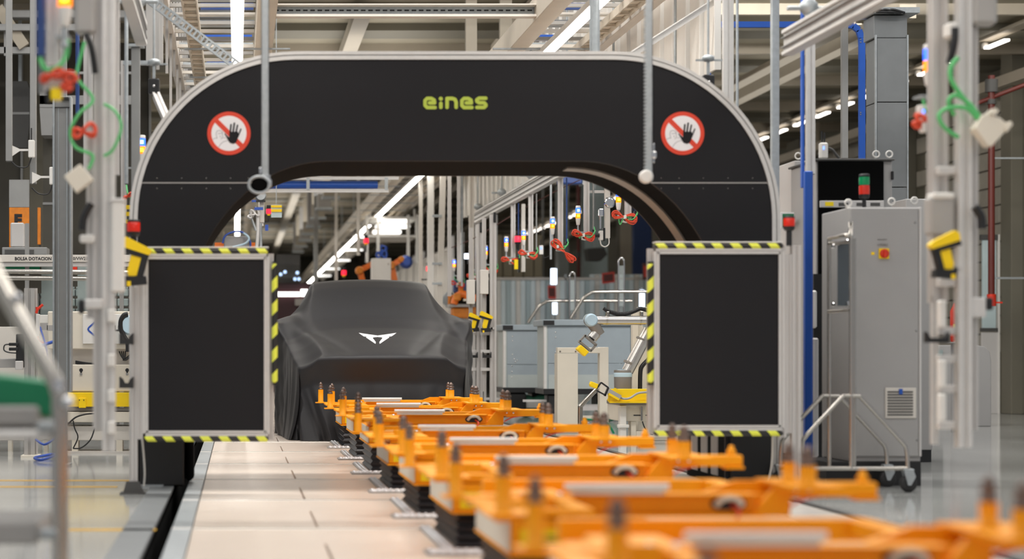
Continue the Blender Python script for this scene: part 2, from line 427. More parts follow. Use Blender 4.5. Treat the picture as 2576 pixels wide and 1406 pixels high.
# roof channels hanging further back
for i, (a, b) in enumerate(((1172, 1200), (1258, 1288))):
    single('roof_hanger', MB().box(X(a, 24.2), X(b, 24.2), 24.2, 24.3, Z(133, 24.2), RZ-.01), 'roof_beam', ('left of two', 'right of two')[i]+' grey roof hangers above the arch top centre', 'hanger')
for i, (px, yy) in enumerate(((1340, 46), (1362, 50), (1384, 55))):
    pass
# blue tube between aluminium rails, seen through the arch
t = thing('lift_frame', (1.2, 27, 3.1), 'aluminium frame with long blue tube hanging behind the arch opening', 'frame')
obj('rail', MB().strut(P(560, 448, 27), P(1003, 448, 27), .045, .045), 'alu_bright', t)
obj('rail', MB().strut(P(560, 480, 27), P(978, 480, 27), .045, .045), 'alu_bright', t)
obj('blue_tube', MB().cyl(P(560, 465, 27.12), P(950, 465, 27.12), .055, n=14), 'blue', t)
for px in (775, 972): obj('bracket', MB().pbox(px-4, 446, px+4, 478, 26.97, .03), 'galv', t)
for px in (600, 800, 940): obj('hanger_rod', MB().cyl(P(px, 448, 27), P(px, 330, 27), .012), 'galv', t)
obj('gantry_tie', MB().box(.2, 2.7, 26.95, 27.05, 3.86, 3.92), 'beige', t)
# crossbeam that carries the two lowered struts in front of the arch (just above the frame)
ob = thing('overhead_beam', (1.5, 12, 3.25), 'galvanised overhead beam in front of the arch top', 'beam')
obj('channel', MB().box(-1.0, 4.2, 11.93, 12.03, 3.2, 3.3, .005), 'galv', ob)
for x in (-.95, 4.15): obj('hanger', MB().box(x-.03, x+.03, 11.94, 12.02, 3.3, 5.6), 'galv', ob)


# ---------------------------------------------------------------- wall lamps on the right and hall extras
t0 = None
for i in range(34):
    y = 26.6+i*1.34
    lb = ('lit tube lamp on the right wall rail, %s from the right photo edge' % ORD[i]) if i < len(ORD) else 'small far tube lamp in the row along the right wall'
    t = thing('wall_lamp', (10.3, y, 5.08), lb, 'ceiling light', 'tube lamps along the right wall')
    obj('tube', MB().box(10.26, 10.34, y, y+.72, 5.06, 5.09), 'lamp_wall', t)
    obj('cap', MB().lathe((10.3, y+.78, 5.08), [(.0, 0), (.05, .0), (.05, .06), (.03, .08)], 10), 'white', t)
t = thing('lamp_rail', (10.3, 40, 5.14), 'grey lamp rail rising along the right wall', 'rail')
obj('channel', MB().box(10.2, 10.4, 24.4, 80, 5.17, 5.22, .005), 'roof_beam', t)
for nm, x, z, h, lb in (('roof_beam', 11.1, 4.75, .16, 'dark service beam along the top of the right wall'), ('roof_beam', 7.6, 4.95, .1, 'long pale beam above the right wall lamps')):
    t = thing(nm, (x, 40, z), lb, 'beam')
    obj('web', MB().box(x-.02, x+.02, 24.5, 90, z, z+h), 'roof_beam', t)
    obj('flange', MB().box(x-.1, x+.1, 24.5, 90, z-.02, z), 'roof_beam', t)
    obj('hanger', MB().box(x-.03, x+.03, 38, 38.06, z+h, RZ-.01), 'roof_beam', t)

# ================================================================ THE ARCH
AY = 13.35; AD = 1.15; sA = F/AY
def bez(p, n):
    r = []
    for i in range(n+1):
        t = i/n; a = (1-t)**3; b = 3*(1-t)**2*t; c = 3*(1-t)*t*t; d = t**3
        r.append((a*p[0][0]+b*p[1][0]+c*p[2][0]+d*p[3][0], a*p[0][1]+b*p[1][1]+c*p[2][1]+d*p[3][1]))
    return r
cxp = 1144.0
def mirror(pts): return [(2*cxp-x, y) for x, y in reversed(pts)]
R_ = 400
outl = [(346, 1220), (346, 1000), (346, 800), (346, 640)] + [(746-R_*math.cos(a), 550-R_*math.sin(a)) for a in [PI/2*i/20 for i in range(21)]]
inl = bez([(463, 790), (486, 600), (620, 405), (830, 405)], 24)
inl = [(463, 1220), (463, 1000)]+inl
outp = [(X(x, AY), Z(y, AY)) for x, y in outl+mirror(outl)]
inp_ = [(X(x, AY), Z(y, AY)) for x, y in inl+mirror(inl)]
def at_z(path, z, left=True):
    n = len(path)//2; seg = path[:n] if left else path[n:]
    for a, b in zip(seg, seg[1:]):
        if (a[1]-z)*(b[1]-z) <= 0 and a[1] != b[1]:
            t = (z-a[1])/(b[1]-a[1]); return a[0]+(b[0]-a[0])*t
    return seg[0][0] if left else seg[-1][0]
zs = Z(460, AY)
arch = thing('scanner_arch', (X(cxp, AY), AY+AD/2, 0), 'large black rounded portal arch with white rim spanning the line', 'arch')
def strip_plate(pa, pb, y0, y1):
    mb = MB(); n = len(pa); vs = []
    for y in (y0, y1):
        vs += [(p[0], y, p[1]) for p in pa]+[(p[0], y, p[1]) for p in pb]
    fs = []
    for i in range(n-1):
        fs += [(i, i+1, n+i+1, n+i), (2*n+i, 3*n+i, 3*n+i+1, 2*n+i+1)]
        fs += [(i, 2*n+i, 2*n+i+1, i+1), (n+i, n+i+1, 3*n+i+1, 3*n+i)]
    fs += [(0, n, 3*n, 2*n), (n-1, 3*n-1, 4*n-1, 2*n-1)]
    return mb.add(vs, fs)
for left in (True, False):
    zz = [zs-.006-(zs-.006)*i/30 for i in range(31)]
    pa = [(at_z(outp, z, left), z) for z in zz]; pb = [(at_z(inp_, z, left), z) for z in zz]
    obj('leg_panel', strip_plate(pa, pb, AY, AY+.03), 'black_panel', arch)
def resample(path, n):
    L = [0]
    for a, b in zip(path, path[1:]): L.append(L[-1]+math.dist(a, b))
    out = []; j = 0
    for i in range(n+1):
        s = L[-1]*i/n
        while j < len(L)-2 and L[j+1] < s: j += 1
        t = (s-L[j])/max(1e-9, L[j+1]-L[j]); a, b = path[j], path[j+1]; out.append((a[0]+(b[0]-a[0])*t, a[1]+(b[1]-a[1])*t))
    return out
def above(path, z):
    top = [p for p in path if p[1] > z]
    return [(at_z(path, z, True), z)]+top+[(at_z(path, z, False), z)]
ua = above(outp, zs+.004); ub = above(inp_, zs+.004)
def cornered(p, xc):                                        # split at the arch quarter marks so seams fall radially
    return p
obj('beam_panel', strip_plate(resample(ua, 80), resample(ub, 80), AY, AY+.03), 'black_panel', arch)
back = strip_plate(resample(outp, 100), resample(inp_, 100), AY+AD-.03, AY+AD); obj('back_panel', back, 'black_panel', arch)
def band(path, y0, y1, th, out=True):
    """shell of thickness th following the path"""
    n = len(path); nor = []
    for i in range(n):
        a = path[max(0, i-1)]; b = path[min(n-1, i+1)]; d = Vector((b[0]-a[0], b[1]-a[1])).normalized(); nor.append((-d.y, d.x))
    q = [(p[0]+m[0]*th, p[1]+m[1]*th) for p, m in zip(path, nor)]
    return strip_plate(path, q, y0, y1)
obj('soffit', band(resample(inp_, 90), AY+.03, AY+AD-.03, .02), 'black_gloss', arch)
rs_ = resample(inp_, 120)
obj('soffit_slot_cover', band([p for p in rs_[62:110] if p[0] > X(1440, AY) and p[1] > Z(640, AY)], AY+.42, AY+.62, -.012), 'robot_grey', arch, label='grey brown band along the inside of the arch')
obj('outer_skin', band(resample(outp, 90), AY+.03, AY+AD-.03, -.02), 'black', arch)
op = resample(outp, 110)
obj('rim', band(op, AY-.012, AY+.05, .026), 'alu_bright', arch, label='pale aluminium rim strip')
def offset(path, th):
    n = len(path); r = []
    for i in range(n):
        a = path[max(0, i-1)]; b = path[min(n-1, i+1)]; d = Vector((b[0]-a[0], b[1]-a[1])).normalized(); r.append((path[i][0]-d.y*th, path[i][1]+d.x*th))
    return r
obj('rim', band(offset(op, .026), AY-.002, AY+.045, .007), 'mid_grey', arch)
obj('rim', band(offset(op, .033), AY-.012, AY+.06, .022), 'alu_bright', arch)
obj('rim', band(offset(op, .005), AY+AD-.06, AY+AD+.01, .045), 'alu_bright', arch)
for i in range(5):
    xx = X(1440+i*17, AY)
for left in (True, False):                                  # seam cover strip and screws
    a = at_z(outp, zs, left); b = at_z(inp_, zs, left)
    obj('seam_strip', MB().box(a, b, AY-.004, AY, zs-.004, zs+.004), 'plate_grey', arch)
    mb = MB()
    for px in (395, 457, 519, 580, 645-20):
        q = px if left else 2*cxp-px
        for py in (448, 474):
            obj('screw', MB().lathe((X(q, AY), AY-.002, Z(py, AY)), [(.0045, .003), (.0045, 0), (.003, -.002)], 8, 'Y'), 'steel', arch)
# foot boxes under the legs
obj('foot_box', MB().box(X(352, AY), X(463, AY), AY-.03, AY+.28, .0, .36, .01), 'black', arch)
obj('inner_post', MB().box(X(463, AY)+.001, X(474, AY)+.03, AY+.2, AY+.5, .02, .42, .02), 'black_gloss', arch)
obj('foot_box', MB().box(X(1836, AY), X(1940, AY), AY-.03, AY+.28, .0, .36, .01), 'black', arch)
for i in range(3):
    y = AY+.2+i*.3
    obj('side_vent', MB().box(X(1836, AY)-.035, X(1836, AY)-.004, y, y+.2, .05, .42, .01), 'mid_grey', arch)
for x in (X(345, AY)-.02, X(1950, AY)-.02): obj('base_plate', MB().box(x-.05, x+.2, AY-.12, AY+.3, 0, .012), 'galv', arch)
# maker lettering: strokes with round joins
def stroke(mb, pts, w, y, d=.004):
    for k_, (a, b) in enumerate(zip(pts, pts[1:])):
        y += .00003
        A = Vector((a[0], a[1])); B = Vector((b[0], b[1])); t = (B-A).normalized()*0; n = Vector((-(B-A).y, (B-A).x)).normalized()*w/2
        mb.prism([tuple(A+n), tuple(A-n), tuple(B-n), tuple(B+n)], y-d, y)
    for p in pts:
        y += .00003
        mb.prism([(p[0]+w/2*math.cos(2*PI*i/14), p[1]+w/2*math.sin(2*PI*i/14)) for i in range(14)], y-d, y)
u = 1/sA
def LP(px, py): return (X(px, AY), Z(py, AY))
def zp(x, y): return LP(1000+x*300/2576, 200+y*120/1030)
W = 82*300/2576*u
eg = [(810, 605), (640, 605), (595, 560), (595, 455), (640, 410), (730, 410), (790, 445), (800, 505), (690, 505)]
glyphs = [('e', eg), ('i', [(935, 515), (935, 600)]), ('n', [(1070, 600), (1070, 410), (1180, 410), (1240, 430), (1265, 490), (1265, 600)]),
          ('e', [(x+795, y) for x, y in eg]), ('s', [(1905, 405), (1760, 405), (1712, 440), (1712, 470), (1760, 503), (1870, 503), (1908, 545), (1905, 570), (1870, 603), (1715, 603)])]
for g_, pts in glyphs:
    mb = MB(); stroke(mb, [zp(*p) for p in pts], W*.93, AY)
    if g_ == 'i': stroke(mb, [zp(930, 415), zp(938, 418)], W, AY)
    obj('letter', mb, 'lime', arch)
# warning signs
def disc(cx, cz, r, y0, y1, n=48): return MB().prism([(cx+r*math.cos(2*PI*i/n), cz+r*math.sin(2*PI*i/n)) for i in range(n)], y0, y1)
for px, lb in ((576, 'round no-entry hand sign on the left shoulder of the arch'), (1717, 'round no-entry hand sign on the right shoulder of the arch')):
    cx, cz = LP(px, 335.5); r = 54.5*u
    t = thing('prohibition_sign', (cx, AY-.003, cz), lb, 'sign', 'prohibition signs on the arch')
    obj('red_ring', disc(cx, cz, r, AY-.005, AY), 'sign_red', t)
    obj('white_field', disc(cx, cz, r*.81, AY-.006, AY-.005), 'sign_white', t)
    d = r*.83*.7071; n = r*.085*.7071*1.3
    obj('red_bar', MB().prism([(cx-d-n, cz+d-n), (cx-d+n, cz+d+n), (cx+d+n, cz-d+n), (cx+d-n, cz-d-n)], AY-.0075, AY-.006), 'sign_red', t)
    def sp(x, y): return (cx+(x-410)/298*r, cz-(y-622)/298*r)
    mb = MB()
    mb.prism([sp(*p) for p in ((350, 628), (385, 655), (412, 680), (420, 610), (430, 600), (532, 600), (545, 640), (525, 715), (505, 752), (470, 768), (425, 755), (395, 715), (372, 665))], AY-.009, AY-.0076)
    for a, b, w in (((424, 640), (438, 505), 22), ((462, 640), (484, 485), 22), ((500, 640), (528, 512), 20), ((528, 680), (574, 565), 17), ((400, 700), (356, 632), 14)):
        q = MB(); stroke(mb, [sp(*a), sp(*b)], w/298*r, AY-.0076, .0014)
    obj('hand', mb, 'black_panel', t)
    mb = MB()
    stroke(mb, [sp(*p) for p in ((190, 705), (215, 690), (247, 688), (240, 665), (232, 625), (245, 592), (280, 582), (315, 600), (322, 640), (322, 680), (300, 700))], .0035, AY-.006, .001)
    stroke(mb, [sp(*p) for p in ((258, 628), (310, 622), (325, 612))], .0035, AY-.006, .001)
    stroke(mb, [sp(*p) for p in ((270, 810), (300, 765), (340, 735), (385, 725))], .0035, AY-.006, .001)
    stroke(mb, [sp(*p) for p in ((288, 655), (293, 675))], .0035, AY-.006, .001)
    stroke(mb, [sp(*p) for p in ((330, 685), (365, 685))], .003, AY-.006, .001)
    obj('head_outline', mb, 'sign_line', t)

# ---------------------------------------------------------------- guard panels in front of the arch legs
def guard(name, x0, x1, yt, yb, lb, left):
    Y = 12.6; X0, X1, ZT, ZB = X(x0, Y), X(x1, Y), Z(yt, Y), Z(yb, Y)
    t = thing('safety_screen', ((X0+X1)/2, Y, 0), lb, 'panel', 'black safety screens')
    fw = .034
    obj('frame_rail', MB().strut((X0, Y+.02, ZT), (X1, Y+.02, ZT), fw, .045), 'alu_bright', t)
    obj('frame_rail', MB().strut((X0, Y+.02, ZB), (X1, Y+.02, ZB), fw, .045), 'alu_bright', t)
    for x in (X0, X1): obj('frame_post', MB().strut((x, Y+.02, ZB), (x, Y+.02, ZT), fw, .045), 'alu_bright', t)
    obj('black_sheet', MB().box(X0+.015, X1-.015, Y+.01, Y+.02, ZB+.015, ZT-.015), 'black_panel', t)
    for z, s in ((ZT+.035, 1), (ZB-.035, -1)):
        obj('striped_edge', MB().box(X0-.012, X1+.012, Y-.01, Y+.07, z-.018, z+.018, .012), 'hazard_flat', t, loc=(X0, Y, z))
        if s > 0: obj('top_cover', MB().box(X0-.012, X1+.012, Y-.004, Y+.075, z+.0185, z+.026, .002), 'white', t)
    xs = X1+.045 if left else X0-.045
    obj('side_post', MB().strut((xs-(.018 if left else -.018), Y+.07, ZB-.045), (xs-(.018 if left else -.018), Y+.07, ZT+.02), .036, .045), 'alu', t)
    xg = (X(691, Y) if left else X(1637, Y))
    obj('striped_guard', MB().box(xg-.018, xg+.018, Y-.02, Y+.04, Z(964, Y), Z(662, Y), .012), 'hazard_upright', t, loc=(xg, Y, Z(964, Y)))
    obj('guard_cap', MB().box(xg-.015, xg+.015, Y-.015, Y+.035, Z(968, Y), Z(964, Y)).box(xg-.015, xg+.015, Y-.015, Y+.035, Z(662, Y), Z(658, Y)), 'black', t)
    # outer floor post pair with foot bracket
    if left: posts = ((338, 722, 1240, 15), (352, 626, 1105, 14)); 
    else: posts = ((1970, 618, 1100, 15), (1985, 640, 1090, 14), (2004, 617, 1222, 22))
    for px, a, b, wpx in posts:
        w_ = wpx*Y/F
        obj('floor_post' if b > 1150 else 'edge_post', MB().strut((X(px, Y), Y+.03, max(.0, Z(b, Y))), (X(px, Y), Y+.03, Z(a, Y)), w_, .06), 'alu', t)
    fx = X(334, Y) if left else X(2004, Y)
    obj('foot_bracket', MB().prism([(fx-.075, .0), (fx+.075, 0), (fx+.075, .008), (fx+.04, .08), (fx-.04, .08), (fx-.06, .008)], Y-.03, Y-.002).box(fx-.08, fx+.08, Y-.06, Y+.1, 0, .01), 'dark_grey' if left else 'galv', t)
    obj('arch_tie', MB().box((X0 if left else X1)-.02, (X0 if left else X1)+.02, Y+.05, AY-.001 if True else 0, ZT-.2, ZT-.16).box((X0 if left else X1)-.02, (X0 if left else X1)+.02, Y+.05, AY-.001, ZB+.1, ZB+.14), 'alu', t)
    return t
guard('l', 366, 671, 645, 1090, 'black rectangular guard panel with striped edges left of the covered car', True)
guard('r', 1652, 1966, 632, 1076, 'black rectangular guard panel with striped edges right of the line', False)
# cable hanging down each arch leg
single('cable', MB().tube([P(357, 1100, 12.75), P(361, 1140, 12.75), P(364, 1190, 12.8), P(362, 1222, 12.9)], .006), 'white', 'thin grey cable hanging below the left guard panel', 'cable')
single('cable', MB().tube([P(1944, 1098, 12.75), P(1943, 1150, 12.75), P(1938, 1190, 12.8), P(1925, 1225, 12.9)], .006), 'white', 'thin grey cable hanging below the right guard panel', 'cable')
# red beacons at the panel tops
def beacon(px, py0, py1, Y, lb, pole=None):
    x = X(px, Y); z1, z0 = Z(py0, Y), Z(py1, Y); h = z1-z0; r = h*.42
    t = thing('red_beacon', (x, Y, z0), lb, 'beacon')
    obj('lens', MB().lathe((x, Y, z0+h*.22), [(r*.95, 0), (r, h*.1), (r, h*.55), (r*.9, h*.62)], 16), 'lens_red', t)
    obj('cap', MB().lathe((x, Y, z0+h*.84), [(r*.98, 0), (r*1.0, h*.02), (r*.95, h*.14), (r*.5, h*.16)], 16), 'black', t)
    obj('base', MB().lathe((x, Y, z0), [(r*.7, -h*.1), (r*.9, 0), (r*1.02, h*.1), (r*1.02, h*.22)], 16), 'black', t)
    obj('stem', MB().cyl((x, Y, Z(pole, Y)), (x, Y, z0), r*.5, n=10), 'black', t)
beacon(336, 552, 592, 12.62, 'red beacon lamp left of the arch above the left guard panel', 640)
beacon(1985, 543, 577, 12.62, 'red beacon lamp right of the arch above the right guard post', 618)

# ---------------------------------------------------------------- two struts lowered in front of the arch
Y = 12.0
t = thing('ring_camera', P(666, 445, Y), 'galvanised strut with a ring-shaped camera light hanging before the arch left side', 'camera', 'camera struts before the arch')
obj('strut', MB().box(X(657, Y), X(677, Y), Y, Y+.003, Z(445, Y), 3.22).box(X(657, Y), X(657, Y)+.004, Y, Y+.04, Z(445, Y), 3.22).box(X(677, Y)-.004, X(677, Y), Y, Y+.04, Z(445, Y), 3.22), 'galv', t)
c = P(652, 465, Y-.03)
obj('ring_light', MB().tube([c+Vector((.062*math.cos(a), -.01, .05*math.sin(a))) for a in [2*PI*i/16 for i in range(16)]], .009, 8, True, 2), 'galv', t)
obj('lens', MB().lathe(c, [(.0, .02), (.048, .02), (.048, -.005), (.03, -.012)], 20, 'Y'), 'black_gloss', t)
obj('clamp', MB().pbox(657, 438, 680, 458, Y-.02, .05, .008).pbox(670, 450, 684, 470, Y-.03, .04, .008).pbox(652, 420, 660, 438, Y-.01, .03, .006), 'chrome', t)
obj('status_led', MB().pbox(656, 449, 661, 456, Y-.03, .01), 'led_blue', t)
t = thing('disc_camera', P(1632, 455, Y), 'perforated strut with a white disc sensor hanging before the arch right side', 'camera', 'camera struts before the arch')
mb = MB().box(X(1625, Y), X(1642, Y), Y, Y+.003, Z(455, Y), 3.22).box(X(1642, Y)-.004, X(1642, Y), Y, Y+.04, Z(455, Y), 3.22)
for i in range(48): mb.box(X(1622, Y), X(1625, Y), Y, Y+.03, Z(450, Y)+i*.022, Z(450, Y)+i*.022+.013)
obj('strut', mb, 'galv', t)
obj('disc', MB().lathe(P(1626, 444, Y-.02), [(.0, .03), (.04, .03), (.042, .0), (.03, -.008)], 24, 'Y'), 'white', t)
obj('clamp', MB().pbox(1640, 380, 1652, 398, Y-.01, .04, .006).pbox(1641, 360, 1647, 410, Y+.0, .02, .004), 'chrome', t)
# sensor heads on the arch shoulders
for px, py, lb in ((387, 160, 'small black sensor box on a bracket above the left arch shoulder'), (1784, 150, 'small black sensor box on a bracket above the right arch shoulder')):
    Y = 14.2; x = X(px, Y); t = thing('sensor_box', (x, Y, Z(py+75, Y)), lb, 'sensor')
    obj('body', MB().box(x-.04, x+.04, Y, Y+.08, Z(py+75, Y), Z(py+37, Y), .008), 'black', t)
    obj('lens', MB().lathe((x, Y, Z(py+56, Y)), [(.01, .0), (.01, -.006), (.006, -.008)], 10, 'Y'), 'chrome', t)
    obj('rail_clip', MB().box(x-.09, x+.1, Y+.02, Y+.04, Z(py+2, Y), Z(py-2, Y)).lathe((x, Y+.03, Z(py+3, Y)), [(.03, 0), (.045, .01), (.045, .035), (.025, .045)], 12).box(x-.01, x+.01, Y+.02, Y+.04, Z(py+37, Y), Z(py, Y)), 'galv', t)
    obj('hanger_rod', MB().cyl((x, Y+.03, Z(py-2, Y)), (x, Y+.03, 3.9), .008, n=8), 'galv', t)
    s = -1 if px < 1000 else 1
    if s < 0: obj('guide_arm', MB().strut(P(392, 238, Y+.02), P(432, 330, Y-.4), .05, .05), 'alu', t)
# diagonal braces
def slotted(p0, p1, w, n, m, t):
    p0, p1 = Vector(p0), Vector(p1); d = (p1-p0); a = d.normalized(); up = Vector((a.z, 0, -a.x)) if True else None; up = up.normalized()*w/2
    for s in (-1, 1): obj('edge_strip', MB().beam(p0+up*s*.8, p1+up*s*.8, .03, w*.22, up), m, t)
    for i in range(n): q = p0+d*((i+.5)/n); obj('bridge', MB().beam(q-a*d.length/n*.22, q+a*d.length/n*.22, .028, w*.9, up), m, t)
t = thing('slotted_brace', P(500, 80, 15.2), 'slotted diagonal brace dropping to the left top of the arch', 'brace')
slotted(P(352, -20, 15.2), P(600, 168, 15.2), .07, 26, 'galv', t)
t = thing('solid_brace', P(1720, 60, 15.6), 'smooth shiny diagonal brace rising right of the arch top', 'brace')
obj('bar', MB().beam(P(1585, 140, 15.6), P(1850, -30, 15.6), .03, .05), 'alu_bright', t)
obj('cap_strip', MB().beam(P(1590, 130, 15.59), P(1850, -38, 15.59), .032, .006), 'white', t)
# ---------------------------------------------------------------- hanging rails along both sides
def rail(name, x, z, y0, y1, lb, w=.08, h=.17):
    t = thing('overhead_rail', (x, (y0+y1)/2, z), lb, 'rail')
    hw = w/2
    obj('web', MB().box(x-hw*.6, x+hw*.6, y0, y1, z+.02, z+h-.02), 'alu', t)
    obj('flange', MB().box(x-hw, x+hw, y0-.002, y1, z, z+.025, .004).box(x-hw, x+hw, y0-.002, y1, z+h-.025, z+h, .004), 'alu_bright', t)
    obj('lip', MB().box(x-hw*1.1, x+hw*1.1, y0, y1, z+h*.3, z+h*.33).box(x-hw*1.1, x+hw*1.1, y0, y1, z+h*.67, z+h*.7), 'mid_grey', t)
    n = max(2, int((y1-y0)/2.2))
    for i in range(n):
        y = y0+.5+(y1-y0-1)*i/(n-1)
        obj('hanger', MB().cyl((x, y, z+h), (x, y, 5.2), .012, n=8), 'galv', t)
        obj('trolley_clip', MB().box(x-.14, x+.14, y-.02, y+.02, z+h+.05, z+h+.075, .006).lathe((x, y, z+h+.02), [(.03, 0), (.06, .03), (.06, .07), (.03, .1)], 10), 'galv', t)
    obj('top_beam', MB().box(x-.06, x+.06, y0+.3, y1-.3, 5.2, 5.28), 'beige', t)
    return t
rail('r', 3.68, 2.88, 2.0, 13.3, 'near aluminium overhead rail ending right of the arch')
rail('r', 3.68, 2.88, 16.2, 30.9, 'far aluminium overhead rail descending behind the arch opening')
rail('r', -.69, 3.1, 2.0, 14.3, 'near aluminium overhead rail ending left of the arch')
# ================================================================ HANGING STATIONS ALONG THE RIGHT RAIL
def signal_tower(t, x, y, z0, sc=1.0, red=False):
    """stacked signal lamp with its base at z0"""
    r = .026*sc
    if red:
        obj('red_lens', MB().lathe((x, y, z0+.09*sc), [(r*1.2, 0), (r*1.25, .06*sc), (r*1.1, .065*sc)], 16), 'glow_red', t)
        obj('lamp_cap', MB().lathe((x, y, z0+.156*sc), [(r*1.2, 0), (r*1.2, .01), (r, .014)], 16), 'black', t)
        obj('lamp_base', MB().lathe((x, y, z0), [(r*.6, 0), (r*.8, .06*sc), (r*1.2, .07*sc), (r*1.2, .089*sc)], 16), 'black', t)
        return
    b = obj('lamp_base', MB().lathe((x, y, z0), [(r*.62, 0), (r*.75, .012*sc), (r*.95, .05*sc), (r*.95, .068*sc)], 18), 'white', t)
    for nm, z, m1, m2 in (('amber_lens', .069, 'glow_amber', 'glow_amber_core'), ('blue_lens', .125, 'glow_blue', 'glow_blue_core')):
        l = obj(nm, MB().lathe((x, y, z0+z*sc), [(r*.98, 0), (r, .003*sc), (r, .051*sc), (r*.98, .054*sc)], 18), m1, t)
        obj('glowing_core', MB().box(x-r*.5, x+r*.5, y-r*1.03, y-r*.9, z0+(z+.013)*sc, z0+(z+.041)*sc, .004), m2, l)
    obj('lamp_cap', MB().lathe((x, y, z0+.18*sc), [(r, 0), (r, .018*sc), (r*.8, .024*sc)], 18), 'white', t)
    obj('lamp_stem', MB().cyl((x, y, z0-.05*sc), (x, y, z0), r*.35, n=8).lathe((x, y, z0-.075*sc), [(r*.55, 0), (r*.6, .01), (r*.45, .025*sc)], 10), 'galv', t)
def loops(mb, c, w, h, r, n, seed, tilt=0):
    rd = random.Random(seed)
    for i in range(n):
        ph = rd.uniform(-.25, .25); ww = w*rd.uniform(.75, 1.05); hh = h*rd.uniform(.6, 1.1); pts = []
        for k in range(12):
            a = 2*PI*k/12; x = ww*math.cos(a); z = hh*math.sin(2*a)*.55+hh*.15*math.sin(a)
            ca, sa = math.cos(tilt+ph*.6), math.sin(tilt+ph*.6)
            pts.append((c[0]+x*ca-z*sa, c[1]+rd.uniform(-.012, .012), c[2]+x*sa+z*ca))
        mb.tube(pts, r, 5, True, 2)
    return mb
# name order: nearest first.  (lamp px x, Y, post-bottom px y, extras)
stn = [(1556, 18.77, 560, ''), (1455, 21.0, 604, 'white'), (1389, 22.7, 632, 'down'), (1318, 25.0, 650, ''), (1273, 26.6, 665, 'red'), (1222, 28.8, 688, ''), (1185, 30.6, 705, 'box'), (1145, 33.0, 722, '')]
xl = 3.6
def station(i, lx, Y, pb, ex, label):
    x = xl; s = F/Y
    t = thing('hanging_station', (x+.1, Y, Z(pb, Y)), label, 'hanging post', 'hanging posts with signal lamps right of the line')
    xp = x+.095
    zb = Z(pb, Y)
    obj('post', MB().strut((xp, Y+.03, zb), (xp, Y+.03, 2.879), .055, .055), 'alu', t)
    obj('air_pipe', MB().cyl((xp+.07, Y+.02, zb+.1), (xp+.07, Y+.02, 2.89), .009, n=8), 'blue_navy' if i % 2 == 0 else 'mid_grey', t)
    obj('pipe_clip', MB().box(xp+.055, xp+.085, Y, Y+.04, zb+.09, zb+.11), 'black', t)
    zl = 2.37-.07
    signal_tower(t, x, Y, zl-.06)
    obj('lamp_bracket', MB().box(x-.005, xp, Y-.01, Y+.01, zl-.145, zl-.13), 'galv', t)
    obj('switch_box', MB().box(xp-.06, xp+.02, Y-.04, Y, zb+.0, zb+.06, .004), 'white', t)
    obj('round_socket', MB().lathe((xp-.035, Y-.045, zb+.03), [(.02, .005), (.02, 0), (.008, -.006)], 12, 'Y'), 'black', t)
    obj('green_cable', MB().tube([(x, Y, zl-.13), (x+.01, Y-.03, zl-.2), (x+.04, Y-.05, (zl+zb)/2-.05), (xp, Y-.06, zb+.05), (xp+.07, Y-.05, zb+.07), (xp+.072, Y-.02, zb+.14)], .006, 6).tube([(xp-.03, Y-.05, zb+.03), (xp+.03, Y-.07, zb+.03), (xp+.08, Y-.05, zb+.1)], .006, 6), 'cable_green', t)
    mb = MB()
    if ex == 'down': loops(mb, (xp+.02, Y-.06, zb+.0), .17, .06, .006, 7, i, 2.35)
    else: loops(mb, (xp-.05, Y-.06, zb+.05), .12, .06, .006, 7, i, -.25)
    obj('red_cable_coil', mb, 'cable_red', t)
    obj('cable_tie', MB().box(xp-.06, xp-.035, Y-.085, Y-.04, zb+.03, zb+.065, .004), 'white', t)
    if ex == 'white':
        obj('tall_housing', MB().box(xp+.19, xp+.245, Y, Y+.05, zb+.02, 2.88, .003), 'white_panel', t)
        obj('controller', MB().box(xp+.13, xp+.17, Y-.01, Y+.06, zb+.0, zb+.1, .004), 'white', t)
        obj('connector', MB().box(xp+.17, xp+.19, Y-.01, Y+.06, zb-.01, zb+.13, .003).cyl((xp+.08, Y, zb+.05), (xp+.13, Y, zb+.05), .022, n=10), 'black', t)
        obj('white_cable', MB().tube([(xp+.14, Y, zb), (xp+.15, Y, zb-.05), (xp+.19, Y, zb-.07), (xp+.23, Y, zb-.04), (xp+.23, Y, zb+.03)], .007, 6), 'white', t)
        obj('lamp_disc', MB().lathe((xp+.22, Y-.1, zb+.39), [(.05, .02), (.06, .0), (.04, -.01)], 18, 'Y'), 'chrome', t)
        obj('regulator', MB().box(xp+.12, xp+.17, Y-.04, Y+.02, zb+.25, zb+.33, .008).cyl((xp+.14, Y, zb+.12), (xp+.14, Y, zb+.25), .012, n=8), 'chrome', t)
        obj('joining_arm', MB().box(xp, xp+.2, Y+.035, Y+.05, zb+.5, zb+.53), 'alu', t)
    if ex == 'red':
        signal_tower(t, xp+.05, Y-.05, zl-.04, 1.2, True)
        obj('tall_housing', MB().box(xp+.11, xp+.16, Y, Y+.05, zb-.1, 2.88, .003), 'white_panel', t)
        obj('yellow_reader', MB().box(xp-.0, xp+.05, Y-.1, Y-.06, zb-.07, zb+.06, .004), 'label_yellow', t)
        obj('reader_back', MB().box(xp+.05, xp+.075, Y-.1, Y-.02, zb-.11, zb+.08, .004), 'black', t)
        obj('joining_arm', MB().box(xp, xp+.13, Y+.03, Y+.05, zb+.3, zb+.33), 'alu', t)
    if ex == 'box':
        obj('tablet', MB().box(x-.11, x+.0, Y-.05, Y-.03, zl+.03, zl+.11, .004), 'led_white', t)
        obj('tablet_arm', MB().box(x-.06, x+.0, Y-.03, Y+.0, zl-.05, zl+.03, .004), 'black', t)
    return t
